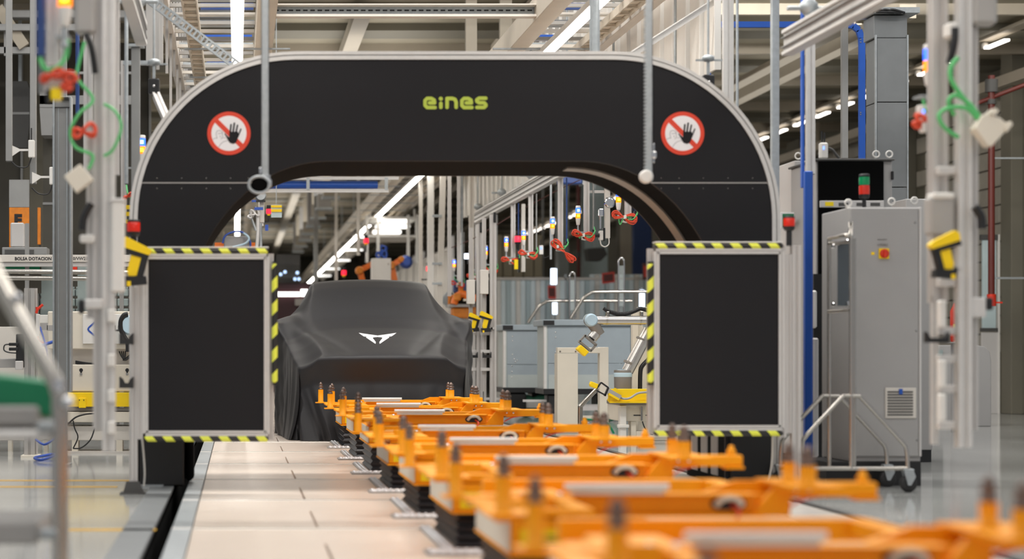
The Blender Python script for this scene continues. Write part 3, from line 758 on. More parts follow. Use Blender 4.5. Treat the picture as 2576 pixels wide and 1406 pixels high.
for i, (lx, Y, pb, ex) in enumerate(stn):
    extra = {'': '', 'white': ' beside a tall white housing', 'down': ' and drooping red cables', 'red': ', red beacon and yellow reader', 'box': ' with a small lit tablet'}[ex]
    station(i, lx, Y, pb, ex, 'hanging post with blue amber lamp%s, %s seen through the arch' % (extra, ORD[i]))
# hinged floor-standing profile columns right of the car (scanner columns)
for i, (px, Y, y0, y1, lb) in enumerate(((1206, 24.5, 565, 980, 'left of the twin profile columns right of the covered car'), (1240, 24.0, 540, 975, 'right of the twin profile columns right of the covered car'))):
    x = X(px, Y); t = thing('profile_column', (x, Y, 0), lb+', with a scanner', 'column', 'twin profile columns')
    obj('post', MB().strut((x, Y, 0), (x, Y, Z(y0, Y)), .075, .075), 'alu', t)
    obj('second_post', MB().strut((x-.1, Y+.06, Z(985, Y)), (x-.1, Y+.06, Z(y0+8, Y)), .045, .045), 'alu', t)
    obj('white_box', MB().box(x-.16, x-.06, Y-.05, Y+.02, Z(y0+200, Y), Z(y0+160, Y)-.0+.1, .005), 'white_panel', t)
    obj('black_latch', MB().box(x-.0, x+.03, Y-.06, Y-.039, Z(y0+20, Y), Z(y0-5, Y), .003), 'black', t)
    for py in (835, 880, 925): obj('bracket', MB().box(x-.15, x+.04, Y-.02, Y+.02, Z(py+8, Y), Z(py, Y), .003), 'alu_bright', t)
    obj('foot', MB().box(x-.12, x+.08, Y-.08, Y+.12, 0, .02), 'galv', t)
    obj('cradle', MB().prism([(x-.13, Z(900, Y)), (x-.03, Z(900, Y)), (x-.03, Z(885, Y)), (x-.05, Z(893, Y)), (x-.11, Z(893, Y)), (x-.13, Z(885, Y))], Y-.1, Y-.04), 'black', t)
def scanner(x, Y, z, s, lb, face=-1, mount=None):
    """pistol grip bar-code scanner, top of head at z, overall height s"""
    t = thing('handheld_scanner', (x, Y, z-s), lb, 'scanner', 'yellow and black handheld scanners')
    def q(a, b): return (x+a*s*-face*-1, z-b*s)
    f = face
    def pr(pts, y0, y1): return MB().prism([(x+a*s*(-f), z-b*s) for a, b in pts], y0, y1)
    obj('head', pr(((-.3, .06), (-.22, .0), (.22, .22), (.3, .3), (.24, .38), (-.32, .2)), Y-.03, Y+.03), 'yellow', t)
    obj('head_under', pr(((-.32, .2), (.24, .38), (.2, .46), (-.36, .3)), Y-.026, Y+.026), 'black', t)
    obj('grip', pr(((-.1, .28), (.12, .34), (.02, .78), (-.16, .82), (-.2, .7)), Y-.02, Y+.02), 'yellow', t)
    obj('grip_back', pr(((.12, .3), (.24, .36), (.12, .8), (.02, .86), (.0, .76)), Y-.022, Y+.022), 'black', t)
    obj('dock', pr(((-.26, .8), (.18, .8), (.2, .96), (-.22, 1.0)), Y-.035, Y+.035), 'black', t)
    obj('dock_trim', pr(((-.2, .9), (-.12, .9), (-.12, 1.0), (-.2, 1.0)), Y-.038, Y-.036), 'yellow', t)
    obj('mount_arm', MB().box(min(x, mount if mount else x+.1), max(x, mount if mount else x+.1), Y+.03, Y+.05, z-s*.85, z-s*.75).box((mount or x+.1)-.02, (mount or x+.1)+.02, Y+.03, Y+.26, z-s*.85, z-s*.75), 'alu', t)
    return t
scanner(X(1195, 24.3), 24.3, Z(786, 24.3), .24, 'small black and yellow scanner at the covered car right edge', -1, X(1206, 24.3))
scanner(X(1224, 23.9), 23.9, Z(782, 23.9), .26, 'black and yellow scanner on the twin profile column', -1, X(1240, 23.9))
scanner(X(345, 12.4), 12.4, Z(595, 12.4), .31, 'blurred yellow scanner at the top left corner of the left guard panel', -1, X(320, 12.4)-.05)
scanner(X(2372, 9.8), 9.8, Z(580, 9.8), .24, 'blurred yellow and black scanner on the right foreground post', 1, X(2415, 9.8))

# ---------------------------------------------------------------- near hanging stations (blurred)
def near_post(name, lb, grp, segs, Y):
    t = thing(name, (X(segs[0][0], Y), Y, Z(segs[0][3], Y)), lb, 'hanging post', grp)
    for a, b, y0, y1, m, dy in segs:
        w_ = X(b, Y)-X(a, Y); xm = (X(a, Y)+X(b, Y))/2
        zt = Z(y0, Y) if y0 > -90 else (2.878 if xm > 0 else 3.098)
        if y0 < -90: obj('rail_clamp', MB().box(min(xm, 3.68 if xm > 0 else -.69)-.02, max(xm, 3.68 if xm > 0 else -.69)+.02, Y, Y+.05, zt-.03, zt), 'galv', t)
        obj('profile', MB().strut((xm, Y+dy, Z(y1, Y)), (xm, Y+dy, zt), w_, min(w_, .08)), m, t)
    return t
Yn = 10.4
t = near_post('hanging_station', 'tall blurred aluminium post left of the arch with green cable loops', 'blurred foreground posts',
              [(258, 290, -99, 1135, 'alu_bright', 0), (234, 259, -99, 1080, 'alu', .03), (216, 236, 300, 800, 'alu', .06)], Yn)
obj('white_housing', MB().pbox(279, 505, 312, 735, Yn-.06, .1, .01), 'white', t)
obj('housing_cap', MB().pbox(276, 498, 314, 508, Yn-.065, .11, .004), 'alu_bright', t)
obj('clamp_block', MB().pbox(212, 752, 258, 776, Yn-.08, .05, .008), 'alu_bright', t)
obj('clamp_block', MB().pbox(200, 590, 238, 610, Yn-.05, .05, .008), 'white', t)
obj('black_end', MB().pbox(196, 752, 212, 790, Yn-.08, .05, .012), 'black', t)
for py in (778, 890, 980, 1060): obj('rung', MB().pbox(270, py, 290, py+32, Yn-.07, .03, .006), 'white', t)
obj('black_lever', MB().tube([P(230, 512, Yn-.1), P(212, 545, Yn-.1), P(207, 580, Yn-.1)], .02, 8), 'black', t)
obj('green_cable', MB().tube([P(213, 105, Yn-.1), P(196, 170, Yn-.1), P(196, 200, Yn-.1), P(234, 250, Yn-.1), P(200, 285, Yn-.12), P(177, 330, Yn-.12), P(190, 370, Yn-.12), P(232, 390, Yn-.1), P(228, 415, Yn-.1), P(222, 425, Yn-.1)], .009, 8)
    .tube([P(262, 262, Yn-.1), P(290, 280, Yn-.12), P(305, 320, Yn-.12), P(285, 375, Yn-.12), P(262, 392, Yn-.1)], .008, 8), 'cable_green', t)
obj('red_cable_coil', loops(MB(), P(212, 330, Yn-.12), .06, .055, .009, 3, 3, .3), 'cable_red', t)
obj('grey_cover', MB().pbox(186, -40, 240, 85, Yn-.05, .08, .02), 'plate_grey', t)
obj('black_hose', MB().tube([P(216, 85, Yn-.08), P(230, 120, Yn-.08), P(240, 185, Yn-.06)], .016, 8), 'black', t)
c = P(198, 450, Yn-.12)
q = obj('white_connector', MB().prism([(c.x-.075, c.z+.01), (c.x+.01, c.z+.075), (c.x+.078, c.z-.005), (c.x-.01, c.z-.075)], c.y-.04, c.y+.04), 'cream', t, bevel=.006)
Y2 = 8.9
t = near_post('hanging_station', 'blurred hanging post at the top left with blue amber lamp and yellow box', 'blurred foreground posts',
              [(118, 150, -99, 165, 'alu_bright', 0), (94, 112, -99, 232, 'duct_grey', .04)], Y2)
signal_tower(t, X(168, Y2), Y2-.1, Z(76, Y2), 1.25)
obj('lamp_bracket', MB().pbox(140, 88, 172, 94, Y2-.1, .12), 'galv', t)
obj('air_pipe', MB().cyl(P(103, 140, Y2-.1), P(103, 0, Y2-.1)+Vector((0, 0, .5)), .02, n=10), 'blue_navy', t)
obj('green_cable', MB().tube([P(169, 100, Y2-.1), P(166, 140, Y2-.1), P(145, 170, Y2-.12), P(115, 175, Y2-.12), P(100, 145, Y2-.1)], .011, 8), 'cable_green', t)
obj('red_cable_coil', loops(loops(MB(), P(130, 190, Y2-.14), .05, .03, .009, 3, 5, .3), P(172, 205, Y2-.14), .04, .05, .009, 4, 8, 1.2), 'cable_red', t)
obj('junction_box', MB().pbox(120, 190, 168, 216, Y2-.12, .06, .006), 'white', t)
obj('yellow_box', MB().pbox(126, 221, 154, 250, Y2-.14, .05, .006), 'label_yellow', t)
obj('yellow_box_back', MB().pbox(115, 224, 126, 256, Y2-.14, .05, .004), 'black', t)
obj('junction_link', MB().pbox(108, 200, 124, 228, Y2-.1, .04), 'alu', t)
# right
Yr = 10.0
t = near_post('hanging_station', 'pair of tall blurred aluminium posts at the right with green cables and white plug', 'blurred foreground posts',
              [(2406, 2440, -99, 1125, 'alu_bright', 0), (2440, 2462, -99, 1082, 'alu', .03), (2360, 2400, -99, 760, 'alu', .12), (2360, 2376, 740, 1120, 'alu_bright', .1)], Yr)
for py in (420, 430): pass
for py in (418, 700, 822, 893, 968, 1060): obj('cross_bracket', MB().pbox(2362, py, 2408, py+20, Yr-.0, .05, .005), 'alu_bright', t)
for py in (755, 905, 990): obj('clear_cup', MB().pbox(2364, py, 2382, py+70, Yr-.06, .05, .008), 'white', t)
obj('side_arm', MB().pbox(2438, 748, 2482, 798, Yr-.03, .06, .006), 'alu_bright', t)
obj('arm_cap', MB().pbox(2482, 748, 2500, 780, Yr-.03, .06, .008), 'black', t)
obj('grey_cover', MB().pbox(2450, -40, 2512, 62, Yr-.05, .1, .02), 'plate_grey', t)
obj('white_block', MB().pbox(2388, 55, 2412, 92, Yr-.06, .1, .01), 'white', t)
obj('scanner_box', MB().pbox(2340, 495, 2404, 590, Yr-.02, .1, .012), 'plate_grey', t)
obj('scanner_box_cap', MB().pbox(2350, 484, 2402, 500, Yr-.03, .12, .008), 'white', t)
obj('black_lever', MB().tube([P(2452, 520, Yr-.1), P(2468, 545, Yr-.1), P(2470, 575, Yr-.1)], .022, 8), 'black', t)
for py in (848,): obj('cradle', MB().prism([(X(2322, Yr), Z(862, Yr)), (X(2378, Yr), Z(862, Yr)), (X(2378, Yr), Z(835, Yr)), (X(2368, Yr), Z(850, Yr)), (X(2332, Yr), Z(850, Yr)), (X(2322, Yr), Z(835, Yr))], Yr-.06, Yr-.01), 'black', t)
obj('black_hose', MB().tube([P(2402, 70, Yr-.08), P(2400, 110, Yr-.08), P(2388, 160, Yr-.06)], .018, 8), 'black', t)
obj('green_cable', MB().tube([P(2410, 145, Yr-.12), P(2392, 170, Yr-.12), P(2395, 205, Yr-.12), P(2430, 255, Yr-.12), P(2462, 290, Yr-.12)], .012, 8)
    .tube([P(2400, 290, Yr-.1), P(2386, 255, Yr-.12), P(2405, 240, Yr-.12), P(2440, 262, Yr-.12), P(2462, 295, Yr-.12)], .011, 8)
    .tube([P(2410, 345, Yr-.1), P(2375, 320, Yr-.12), P(2362, 290, Yr-.12), P(2385, 272, Yr-.12), P(2430, 272, Yr-.12), P(2460, 300, Yr-.12)], .011, 8), 'cable_green', t)
c = P(2488, 325, Yr-.12)
obj('white_connector', MB().prism([(c.x-.085, c.z+.0), (c.x-.05, c.z+.06), (c.x-.03, c.z+.075), (c.x+.045, c.z+.05), (c.x+.09, c.z+.01), (c.x+.0, c.z-.09), (c.x-.02, c.z-.085)], c.y-.04, c.y+.04), 'cream', t, bevel=.006)
obj('connector_latch', MB().prism([(c.x-.01, c.z+.075), (c.x+.015, c.z+.1), (c.x+.03, c.z+.085), (c.x+.01, c.z+.06)], c.y-.05, c.y+.05).prism([(c.x+.06, c.z+.0), (c.x+.09, c.z+.035), (c.x+.1, c.z+.02), (c.x+.07, c.z-.02)], c.y-.05, c.y+.05), 'cream', t)
Yq = 10.4
t = near_post('hanging_station', 'slim blurred post at the right with blue and amber signal lamp', 'blurred foreground posts', [(2340, 2358, -99, 345, 'alu', 0)], Yq)
signal_tower(t, X(2320, Yq), Yq-.1, Z(222, Yq), 1.05)
obj('lamp_bracket', MB().pbox(2316, 238, 2345, 243, Yq-.1, .12), 'galv', t)
obj('green_cable', MB().tube([P(2322, 250, Yq-.1), P(2330, 280, Yq-.12), P(2345, 292, Yq-.1)], .007, 6), 'cable_green', t)
obj('red_cable_coil', loops(loops(MB(), P(2312, 305, Yq-.14), .035, .05, .008, 4, 5, 1.0), P(2350, 300, Yq-.14), .03, .03, .008, 3, 8, -.6), 'cable_red', t)
obj('white_box', MB().pbox(2312, 264, 2336, 295, Yq-.12, .05, .005).pbox(2320, 296, 2332, 332, Yq-.15, .05, .005), 'white', t)
obj('socket', MB().pbox(2336, 300, 2348, 330, Yq-.15, .05, .003), 'black', t)
obj('status_led', MB().pbox(2322, 276, 2326, 284, Yq-.125, .004), 'led_blue', t)
# other fixed verticals around the arch (top to bottom list in px)
def vpost(px0, px1, y0, y1, Y, m, lb, nm='hanging_profile', cat='post', d=.06, up=None, kind='strut'):
    zt = Z(y0, Y) if y0 > -50 else (up or 5.4)
    w_ = X(px1, Y)-X(px0, Y); xm = (X(px1, Y)+X(px0, Y))/2
    t = thing(nm, (xm, Y, max(0, Z(y1, Y))), lb, cat)
    if kind == 'strut': obj('profile', MB().strut((xm, Y+d/2, max(0, Z(y1, Y))), (xm, Y+d/2, zt), w_, d), m, t)
    elif kind == 'pipe': obj('pipe', MB().cyl((xm, Y, max(0, Z(y1, Y))), (xm, Y, zt), w_/2, n=12), m, t)
    else: obj('channel', MB().box(xm-w_/2, xm+w_/2, Y, Y+d, max(0, Z(y1, Y)), zt, .004), m, t)
    obj('end_cap', MB().box(xm-w_*.45, xm+w_*.45, Y+.005, Y+d*.9, max(0, Z(y1, Y))-.004, max(0, Z(y1, Y))), 'dark_grey', t)
    obj('head_plate', MB().box(xm-w_, xm+w_, Y-.03, Y+d+.03, zt, zt+.02), 'galv', t)
    return t
hb = thing('hall_truss', (2, 14.6, 5.5), 'high steel truss carrying the hanging profiles, above the frame', 'truss')
for y in (8, 12, 14.6, 16.8, 19, 22): obj('chord', MB().box(-6, 11, y-.05, y+.15, 5.5, 5.6, .005), 'galv', hb)
for x in (-5, 1.4, 10): obj('tie_beam', MB().box(x-.05, x+.05, 7.5, 23, 5.6, 5.7), 'galv', hb)
for x in (-5, 10):
    for y in (8, 22): obj('suspension', MB().box(x-.03, x+.03, y, y+.06, 5.7, 7.9), 'galv', hb)
vp = [
 (1942, 1961, -99, 640, 14.6, 'galv', 'galvanised strut hanging just right of the arch rim', 'box'),
 (2030, 2051, -99, 437, 14.6, 'alu_bright', 'aluminium profile hanging in front of the blue post', 'strut'),
 (1820, 1846, -99, 290, 14.7, 'alu_bright', 'wide aluminium profile hanging behind the arch right shoulder', 'strut'),
 (1851, 1858, -99, 300, 14.65, 'galv', 'thin pipe hanging behind the arch right shoulder', 'pipe'),
 (2118, 2134, -99, 398, 19.1, 'mid_grey', 'grey strut hanging behind the black rack top', 'box'),
 (1489, 1509, -99, 131, 14.65, 'galv', 'pair of galvanised tubes hanging behind the arch top, right tube', 'pipe'),
 (1483, 1491, -99, 131, 14.75, 'galv', 'thin galvanised tube just left of a thicker one behind the arch top', 'pipe'),
 (367, 410, -99, 163, 15.9, 'plate_grey', 'wide grey column end hanging above the left arch shoulder', 'box'),
 (14, 30, -99, 405, 16.8, 'mid_grey', 'grey strut at the far left edge ending above the orange panel', 'box'),
 (75, 91, -99, 462, 16.9, 'mid_grey', 'second grey strut from the left edge with a white access point', 'box'),
 (190, 200, -99, 285, 14.6, 'blue_navy', 'thin bluish pipe hanging at the upper left behind the cables', 'pipe'),
 (313, 323, -99, 462, 14.6, 'galv', 'shiny thin pipe hanging left of the arch', 'pipe'),
 (330, 352, 118, 560, 14.65, 'mid_grey', 'grey profile hanging close to the arch left rim', 'box'),
 (210, 232, -99, 470, 14.65, 'alu', 'pale profile hanging behind the green cable loop', 'strut'),
 (288, 300, -99, 440, 12.1, 'alu', 'pale strut hanging right of the blurred left post', 'strut'),
]
for a, b, y0, y1, Y, m, lb, kd in vp:
    vpost(a, b, y0, y1, Y, m, lb, kind=kd, d=.05 if kd != 'strut' else .045, up=(5.478 if y0 < 0 else None))
for i, (px, py) in enumerate(((79, 374), (132, 442))):
    Y = 16.8; t = thing('access_point', P(px, py, Y), ('upper', 'lower')[i]+' small white wireless box on a strut at the left', 'wireless box', 'white wireless boxes')
    obj('body', MB().pbox(px-8, py-22, px+8, py+22, Y, .04, .006), 'white', t)
    obj('antenna', MB().cyl(P(px, py-22, Y+.02), P(px, py-52, Y+.02), .006, n=6), 'black', t)
    obj('fan_bracket', MB().prism([(X(px-52, Y), Z(py-10, Y)), (X(px-52, Y), Z(py+20, Y)), (X(px-30, Y), Z(py+5, Y)), (X(px-8, Y), Z(py+5, Y)), (X(px-8, Y), Z(py, Y)), (X(px-30, Y), Z(py, Y))], Y+.02, Y+.03), 'white', t)
    obj('cable', MB().tube([P(px, py+22, Y+.02), P(px-10, py+45, Y+.02), P(px-35, py+45, Y+.02), P(px-52, py+30, Y+.02)], .006, 6), 'black', t)
# small signal lamps left of arch
Y = 15.0
t = thing('signal_lamp', P(357, 410, Y), 'blue and amber signal lamp just left of the arch rim', 'signal lamp')
signal_tower(t, X(357, Y), Y, Z(408, Y)-.01, 1.05); obj('arm', MB().pbox(318, 420, 360, 424, Y, .03), 'galv', t)
t = near_post('hanging_station', 'hanging post hidden partly by the left arch rim with red and green cables', 'blurred foreground posts', [(304, 318, -99, 560, 'alu', .02)], Y)
obj('red_cable_coil', loops(MB(), P(322, 493, Y-.05), .04, .02, .007, 3, 2, .4), 'cable_red', t)
obj('green_cable', MB().tube([P(318, 465, Y), P(321, 485, Y-.04), P(330, 500, Y-.04)], .006, 6), 'cable_green', t)
for py in (516, 533, 552): obj('yellow_tag', MB().pbox(317, py, 332, py+10, Y-.02, .01), 'yellow', t)

# ================================================================ COVERED CAR
cc = 1.47; NU = 121
def sm(t): t = max(0, min(1, t)); return t*t*(3-2*t)
# stations: (y, ztop, halfwidth of the crisp top, shoulder z, half at shoulder, half at floor, crown)
ST = [(20.05, .60, .70, .55, .86, .93, .0), (20.0, .835, .66, .72, .86, .95, .005), (20.03, .86, .63, .74, .865, .96, .005), (20.12, .885, .60, .76, .87, .97, .012), (20.3, .93, .62, .82, .90, .98, .02),
      (20.6, 1.0, .66, .90, .93, .99, .03), (20.95, 1.07, .70, .97, .95, 1.0, .035), (21.2, 1.12, .72, 1.04, .98, 1.0, .035), (21.45, 1.24, .70, 1.22, 1.07, 1.03, .03), (21.7, 1.40, .68, 1.25, 1.09, 1.04, .03),
      (22.0, 1.585, .645, 1.22, 1.03, 1.02, .03), (22.2, 1.665, .635, 1.2, .96, 1.0, .03), (22.5, 1.69, .63, 1.18, .95, 1.0, .03), (23.2, 1.69, .62, 1.16, .95, 1.0, .03), (23.8, 1.6, .6, 1.12, .94, .99, .03), (24.3, 1.3, .6, 1.0, .92, .97, .02), (24.5, .8, .6, .6, .9, .96, 0)]
def prof(st, k, v):
    y, zt, hw, zs_, hs, hf, cr = st
    rows = []
    for i in range(NU):
        u = -1+2*i/(NU-1); a = abs(u); s = 1 if u > 0 else -1
        if a <= .45:                      # top
            q = a/.45; x = hw*q; z = zt+cr*(1-q*q)-.012*q**6
            yy = y
        elif a <= .68:                    # slope from roof to shoulder (concave cloth)
            q = (a-.45)/.23; x = hw+(hs-hw)*q; lnz = zt-.012+(zs_-zt+.012)*q; z = lnz-.05*math.sin(PI*q)*min(1, (zt-zs_)*3+.1); yy = y
        else:
            q = (a-.68)/.32; x = hs+(hf-hs)*q*q; z = zs_*(1-q)+.0*q; yy = y
            x += .02*q*math.sin(y*9+s)+.012*q*math.sin(y*23+2*s)
        if q < 1 and a > .45: pass
        rows.append((cc+s*x, yy, max(.004, z)))
    return rows
# refine stations by interpolation
stf = []
for a, b in zip(ST, ST[1:]):
    n = max(2, int((b[0]-a[0])/.06))
    for k in range(n): stf.append(tuple(p+(q-p)*k/n for p, q in zip(a, b)))
stf.append(ST[-1])
grid = []
def curtain(top, yb, nrow, sgn):
    rows = []
    for r in range(nrow):
        f = r/nrow                       # 0 at floor
        row = []
        for i in range(NU):
            u = -1+2*i/(NU-1); tx, ty, tz = top[i]
            bx = cc+.99*math.copysign(min(1, abs(u)*1.0)**.85, u)
            rr = 1-f
            x = bx*rr+tx*f if abs(u) < .68 else tx+(bx-tx)*rr*.35
            corner = abs(u)**5*.42
            fold = (.09*(.5-abs(math.sin(u*12+.6+.5*f)))+.06*(.5-abs(math.sin(u*21+2-.4*f)))+.016*math.sin(u*57))*rr*(.3+.7*abs(u))
            bulge = -.05*math.sin(PI*min(1, f*1.0))*(1-abs(u)**3)
            y = ty*f+yb*rr+sgn*(corner*rr + fold + bulge*.6)
            row.append((x, y, .004+(tz-.004)*f))
        rows.append(row)
    return rows
front = prof(stf[0], 0, 0)
# curve the nose in plan: corners swept back
def sweepback(row, amt):
    return [(x, y+amt*(abs(x-cc)/.95)**3, z) for x, y, z in row]
G = []
fr = sweepback(front, .22)
G += curtain(fr, 19.98, 16, 1)
for k, st in enumerate(stf):
    amt = .22*(1-sm((st[0]-19.98)/1.3))
    G.append(sweepback(prof(st, k, 0), amt))
G += list(reversed(curtain(prof(stf[-1], 0, 0), 24.62, 6, -1)))
# cloth wrinkles on the flanks and around the mirrors
G2 = []
for row in G:
    r2 = []
    for x, y, z in row:
        d = abs(x-cc); s = 1 if x > cc else -1
        wr_ = math.exp(-((y-21.5)/.45)**2)*sm((d-.6)/.25)
        x += s*.012*wr_*math.sin(z*26+y*9) ; z2 = z+.010*wr_*math.sin(x*24+y*7)
        # hood creases running from the fenders to the nose
        if y < 21.3 and d < .9: z2 += -.02*math.exp(-((d-(.30+.33*(y-20.0)))/.06)**2)*sm((y-20.0)/.2) + .018*math.exp(-((d-(.55+.17*(y-20.0)))/.10)**2)*sm((y-20.05)/.3)
        # side folds hanging down
        if d > .84 and z < 1.1: x += s*(.05*(.5-abs(math.sin(y*6)))+.03*(.5-abs(math.sin(y*15+1))))*sm((1.0-z)/.8)
        r2.append((x, y, max(.003, z2)))
    G2.append(r2)
mb = MB(); nr = len(G2)
mb.add([p for r in G2 for p in r], [(r*NU+i, r*NU+i+1, (r+1)*NU+i+1, (r+1)*NU+i) for r in range(nr-1) for i in range(NU-1)], True)
car = thing('covered_car', (cc, 22.2, 0), 'car under a black cloth cover with a white emblem on the hood', 'car')
cover = obj('cloth_cover', mb, 'black_fabric', car)
md = cover.modifiers.new('sub', 'SUBSURF'); md.levels = 1; md.render_levels = 1
bv = BVHTree.FromPolygons([Vector(v) for v in mb.v], mb.f)
def onto(px, py):
    d = Vector(((px-VX)/F, 1, (VY-py)/F)).normalized(); o = Vector((0, 0, H0))
    h = bv.ray_cast(o, d)
    return (h[0]-d*.012) if h[0] else None
def epx(x, y): return (660+x*.32, 680+y*.32)
half = [(907, 512), (968, 504), (1055, 491), (1015, 519), (990, 521), (998, 527), (922, 578), (920, 563), (945, 531), (936, 526), (907, 524)]
em = MB()
for sgn in (1, -1):
    poly = [((x if sgn > 0 else 2*906-x)+(0 if sgn > 0 else 0), y) for x, y in half]
    bmx = bmesh.new(); vs = [bmx.verts.new((x, y, 0)) for x, y in poly]; bmx.faces.new(vs)
    bmesh.ops.triangulate(bmx, faces=bmx.faces[:]); bmesh.ops.subdivide_edges(bmx, edges=bmx.edges[:], cuts=3, use_grid_fill=True)
    bmx.verts.index_update(); pv = []
    for v in bmx.verts: pv.append(onto(*epx(v.co.x, v.co.y)) or Vector((cc, 20.5, 1)))
    em.add(pv, [tuple(v.index for v in f.verts) for f in bmx.faces]); bmx.free()
mat('emblem_white', 'FFFFFF', .6, emit='FFFFFF', es=.0)
obj('emblem', em, 'emblem_white', car, label='white winged emblem')
mb = MB()
for x in (cc-.75, cc+.75):
    for y in (20.8, 23.5): mb.lathe((x-.1, y, .33), [(.33, 0), (.33, .2)], 20, 'X')
obj('wheels_and_body', mb.box(cc-.8, cc+.8, 20.5, 24.0, .3, .8, .1), 'rubber', car)

# ================================================================ ORANGE LIFTING JIGS
def jig(label, up=0.0):
    U = up
    t = thing('lifting_jig', (1.2, 0, 0), label, 'jig', 'orange lifting jigs on the line')
    mb = MB().box(.84, 1.33, -.33, -.12, .0, .01, .002)
    sd = MB()
    for i in range(12):
        for j in range(3): sd.lathe((.87+i*.04+(.02 if j % 2 else 0), -.3+j*.06, .01), [(.018, 0), (.015, .008), (.005, .011)], 6)
    bp = obj('tread_plate', mb, 'plate_grey', t); obj('stud', sd, 'tread', bp)['kind'] = 'stuff'
    mb = MB().box(.925, .985, -.12, 1.05, 0, .01, .002)
    sd = MB()
    for i in range(26):
        for j in range(2): sd.lathe((.943+j*.026, -.1+i*.045, .01), [(.01, 0), (.008, .007), (.003, .009)], 6)
    bp = obj('tread_plate', mb, 'plate_grey', t); obj('stud', sd, 'tread', bp)['kind'] = 'stuff'
    mb = MB(); n = 9; x0, x1, y0, y1 = 1.0, 1.36, .02, 1.02; vs = []
    for k in range(n):
        e = .0 if k % 2 == 0 else .018; z = .01+(.147+U)*k/(n-1)
        vs += [(x0+e, y0+e, z), (x1-e, y0+e, z), (x1-e, y1-e, z), (x0+e, y1-e, z)]
    mb.add(vs, [(k*4+i, k*4+(i+1) % 4, k*4+4+(i+1) % 4, k*4+4+i) for k in range(n-1) for i in range(4)]+[(0, 1, 2, 3), tuple(range(4*n-4, 4*n))])
    obj('bellows', mb, 'bellows_black', t)
    sh0 = len(bpy.data.objects); before = set(bpy.data.objects)
    obj('lift_box', MB().box(.99, 1.5, .0, 1.04, .17, .295, .006), 'orange', t)
    obj('box_lip', MB().box(.98, 1.5, -.012, 1.05, .158, .169, .002), 'orange', t)
    obj('side_plate', MB().box(.982, .9895, .02, 1.02, .172, .293, .002), 'cream', t)
    lb = obj('warning_label', MB().box(1.02, 1.42, -.003, 0, .182, .26), 'label_yellow', t)
    mb = MB()
    for i in range(4): mb.box(1.05, 1.3-.03*(i % 2), -.0045, -.003, .195+i*.013, .199+i*.013)
    mb.prism([(1.33, .2), (1.38, .2), (1.355, .245)], -.0045, -.003); obj('label_print', mb, 'dark_grey', lb)
    obj('head_plate', MB().box(1.0, 1.22, .02, .5, .296, .372, .005).box(1.02, 1.12, .0, .02, .335, .39, .004), 'orange', t)
    for i in range(3): obj('bolt', MB().lathe((1.04+i*.07, .1, .372), [(.012, 0), (.012, .01), (.006, .014)], 8), 'chrome', t)
    obj('main_beam', MB().box(1.0, 1.88, .04, .1, .312, .378, .004).box(1.0, 1.9, .0, .12, .305, .312).box(1.22, 1.88, .0, .12, .379, .386), 'orange', t)
    obj('light_bar', MB().cyl((1.18, -.005, .413), (1.555, -.005, .413), .0125, n=12).box(1.2, 1.54, -.003, .02, .386, .402), 'white', t)
    obj('cable_opening', MB().prism([(1.78+.035*math.cos(a)+(.03 if math.cos(a) > 0 else -.03), .348+.022*math.sin(a)) for a in [2*PI*(i+.5)/20 for i in range(20)]], .037, .04), 'black', t)
    obj('plug', MB().tube([(1.735, .03, .345), (1.755, .01, .37), (1.80, .01, .372), (1.825, .015, .345)], .012, 8), 'cream', t)
    obj('red_cable', MB().tube([(1.79, .03, .345), (1.81, .0, .325), (1.80, -.01, .30)], .007, 6).tube([(2.02, .12, .33), (2.08, .13, .36), (2.15, .13, .372), (2.27, .1, .385)], .005, 6), 'cable_red', t)
    obj('black_cable', MB().tube([(1.98, .1, .34), (2.03, .14, .37), (2.15, .14, .40), (2.28, .1, .42)], .006, 6), 'black', t)
    obj('gusset', MB().prism([(1.86, .305), (2.0, .305), (2.005, .425), (1.965, .435)], .02, .06), 'orange', t)
    obj('gusset', MB().prism([(1.72, .38), (1.84, .425), (2.1, .425), (2.1, .36), (1.9, .36)], .16, .2), 'orange', t)
    obj('right_arm', MB().box(1.965, 2.33, .06, .13, .372, .424, .006).box(1.93, 2.12, -.26, .24, .418, .43), 'orange', t)
    for i in range(2): obj('bolt', MB().lathe((2.03+i*.05, .057, .4), [(.009, .003), (.009, -.002), (.004, -.004)], 8, 'Y'), 'chrome', t)
    obj('end_knob', MB().lathe((2.285, .095, .424), [(.02, 0), (.022, .02), (.013, .026), (.013, .04), (.006, .044)], 12), 'orange', t)
    obj('arm_end', MB().box(2.25, 2.335, .05, .14, .36, .3715), 'orange', t)
    obj('rear_beam', MB().box(1.0, 1.96, .92, .98, .312, .38, .004), 'orange', t)
    obj('rear_link', MB().box(1.9, 1.97, .1, .95, .33, .38, .004), 'orange', t)
    obj('left_arm', MB().box(.82, .9, -.84, .08, .358, .376, .004).box(.9, 1.02, -.12, .3, .34, .371, .004), 'orange', t)
    obj('front_plate', MB().box(.74, 1.0, -.02, .1, .372, .38, .002), 'orange', t)
    obj('post_plate', MB().box(.8, .97, -.86, -.62, .375, .382, .002), 'orange', t)
    obj('cross_plate', MB().box(.9, 1.2, -.5, -.44, .35, .372, .004).box(1.14, 1.2, -.44, .05, .35, .372, .004), 'orange', t)
    for x, y, r, zb_ in ((.79, .02, .024, .38), (.86, -.75, .026, .38), (2.0, .04, .025, .43), (2.0, -.2, .03, .42)):
        p = obj('support_post', MB().lathe((x, y, zb_), [(r*1.25, 0), (r*1.25, .006), (r, .008), (r, .5-zb_)], 14), 'orange', t)
        obj('locating_pin', MB().lathe((x, y, .5), [(r*.85, 0), (r*.85, .014), (r*.5, .018), (r*.95, .024), (r*.95, .034), (r*.55, .04), (r*.75, .046), (r*.7, .056), (r*.2, .072)], 12), 'pin_brown', p)
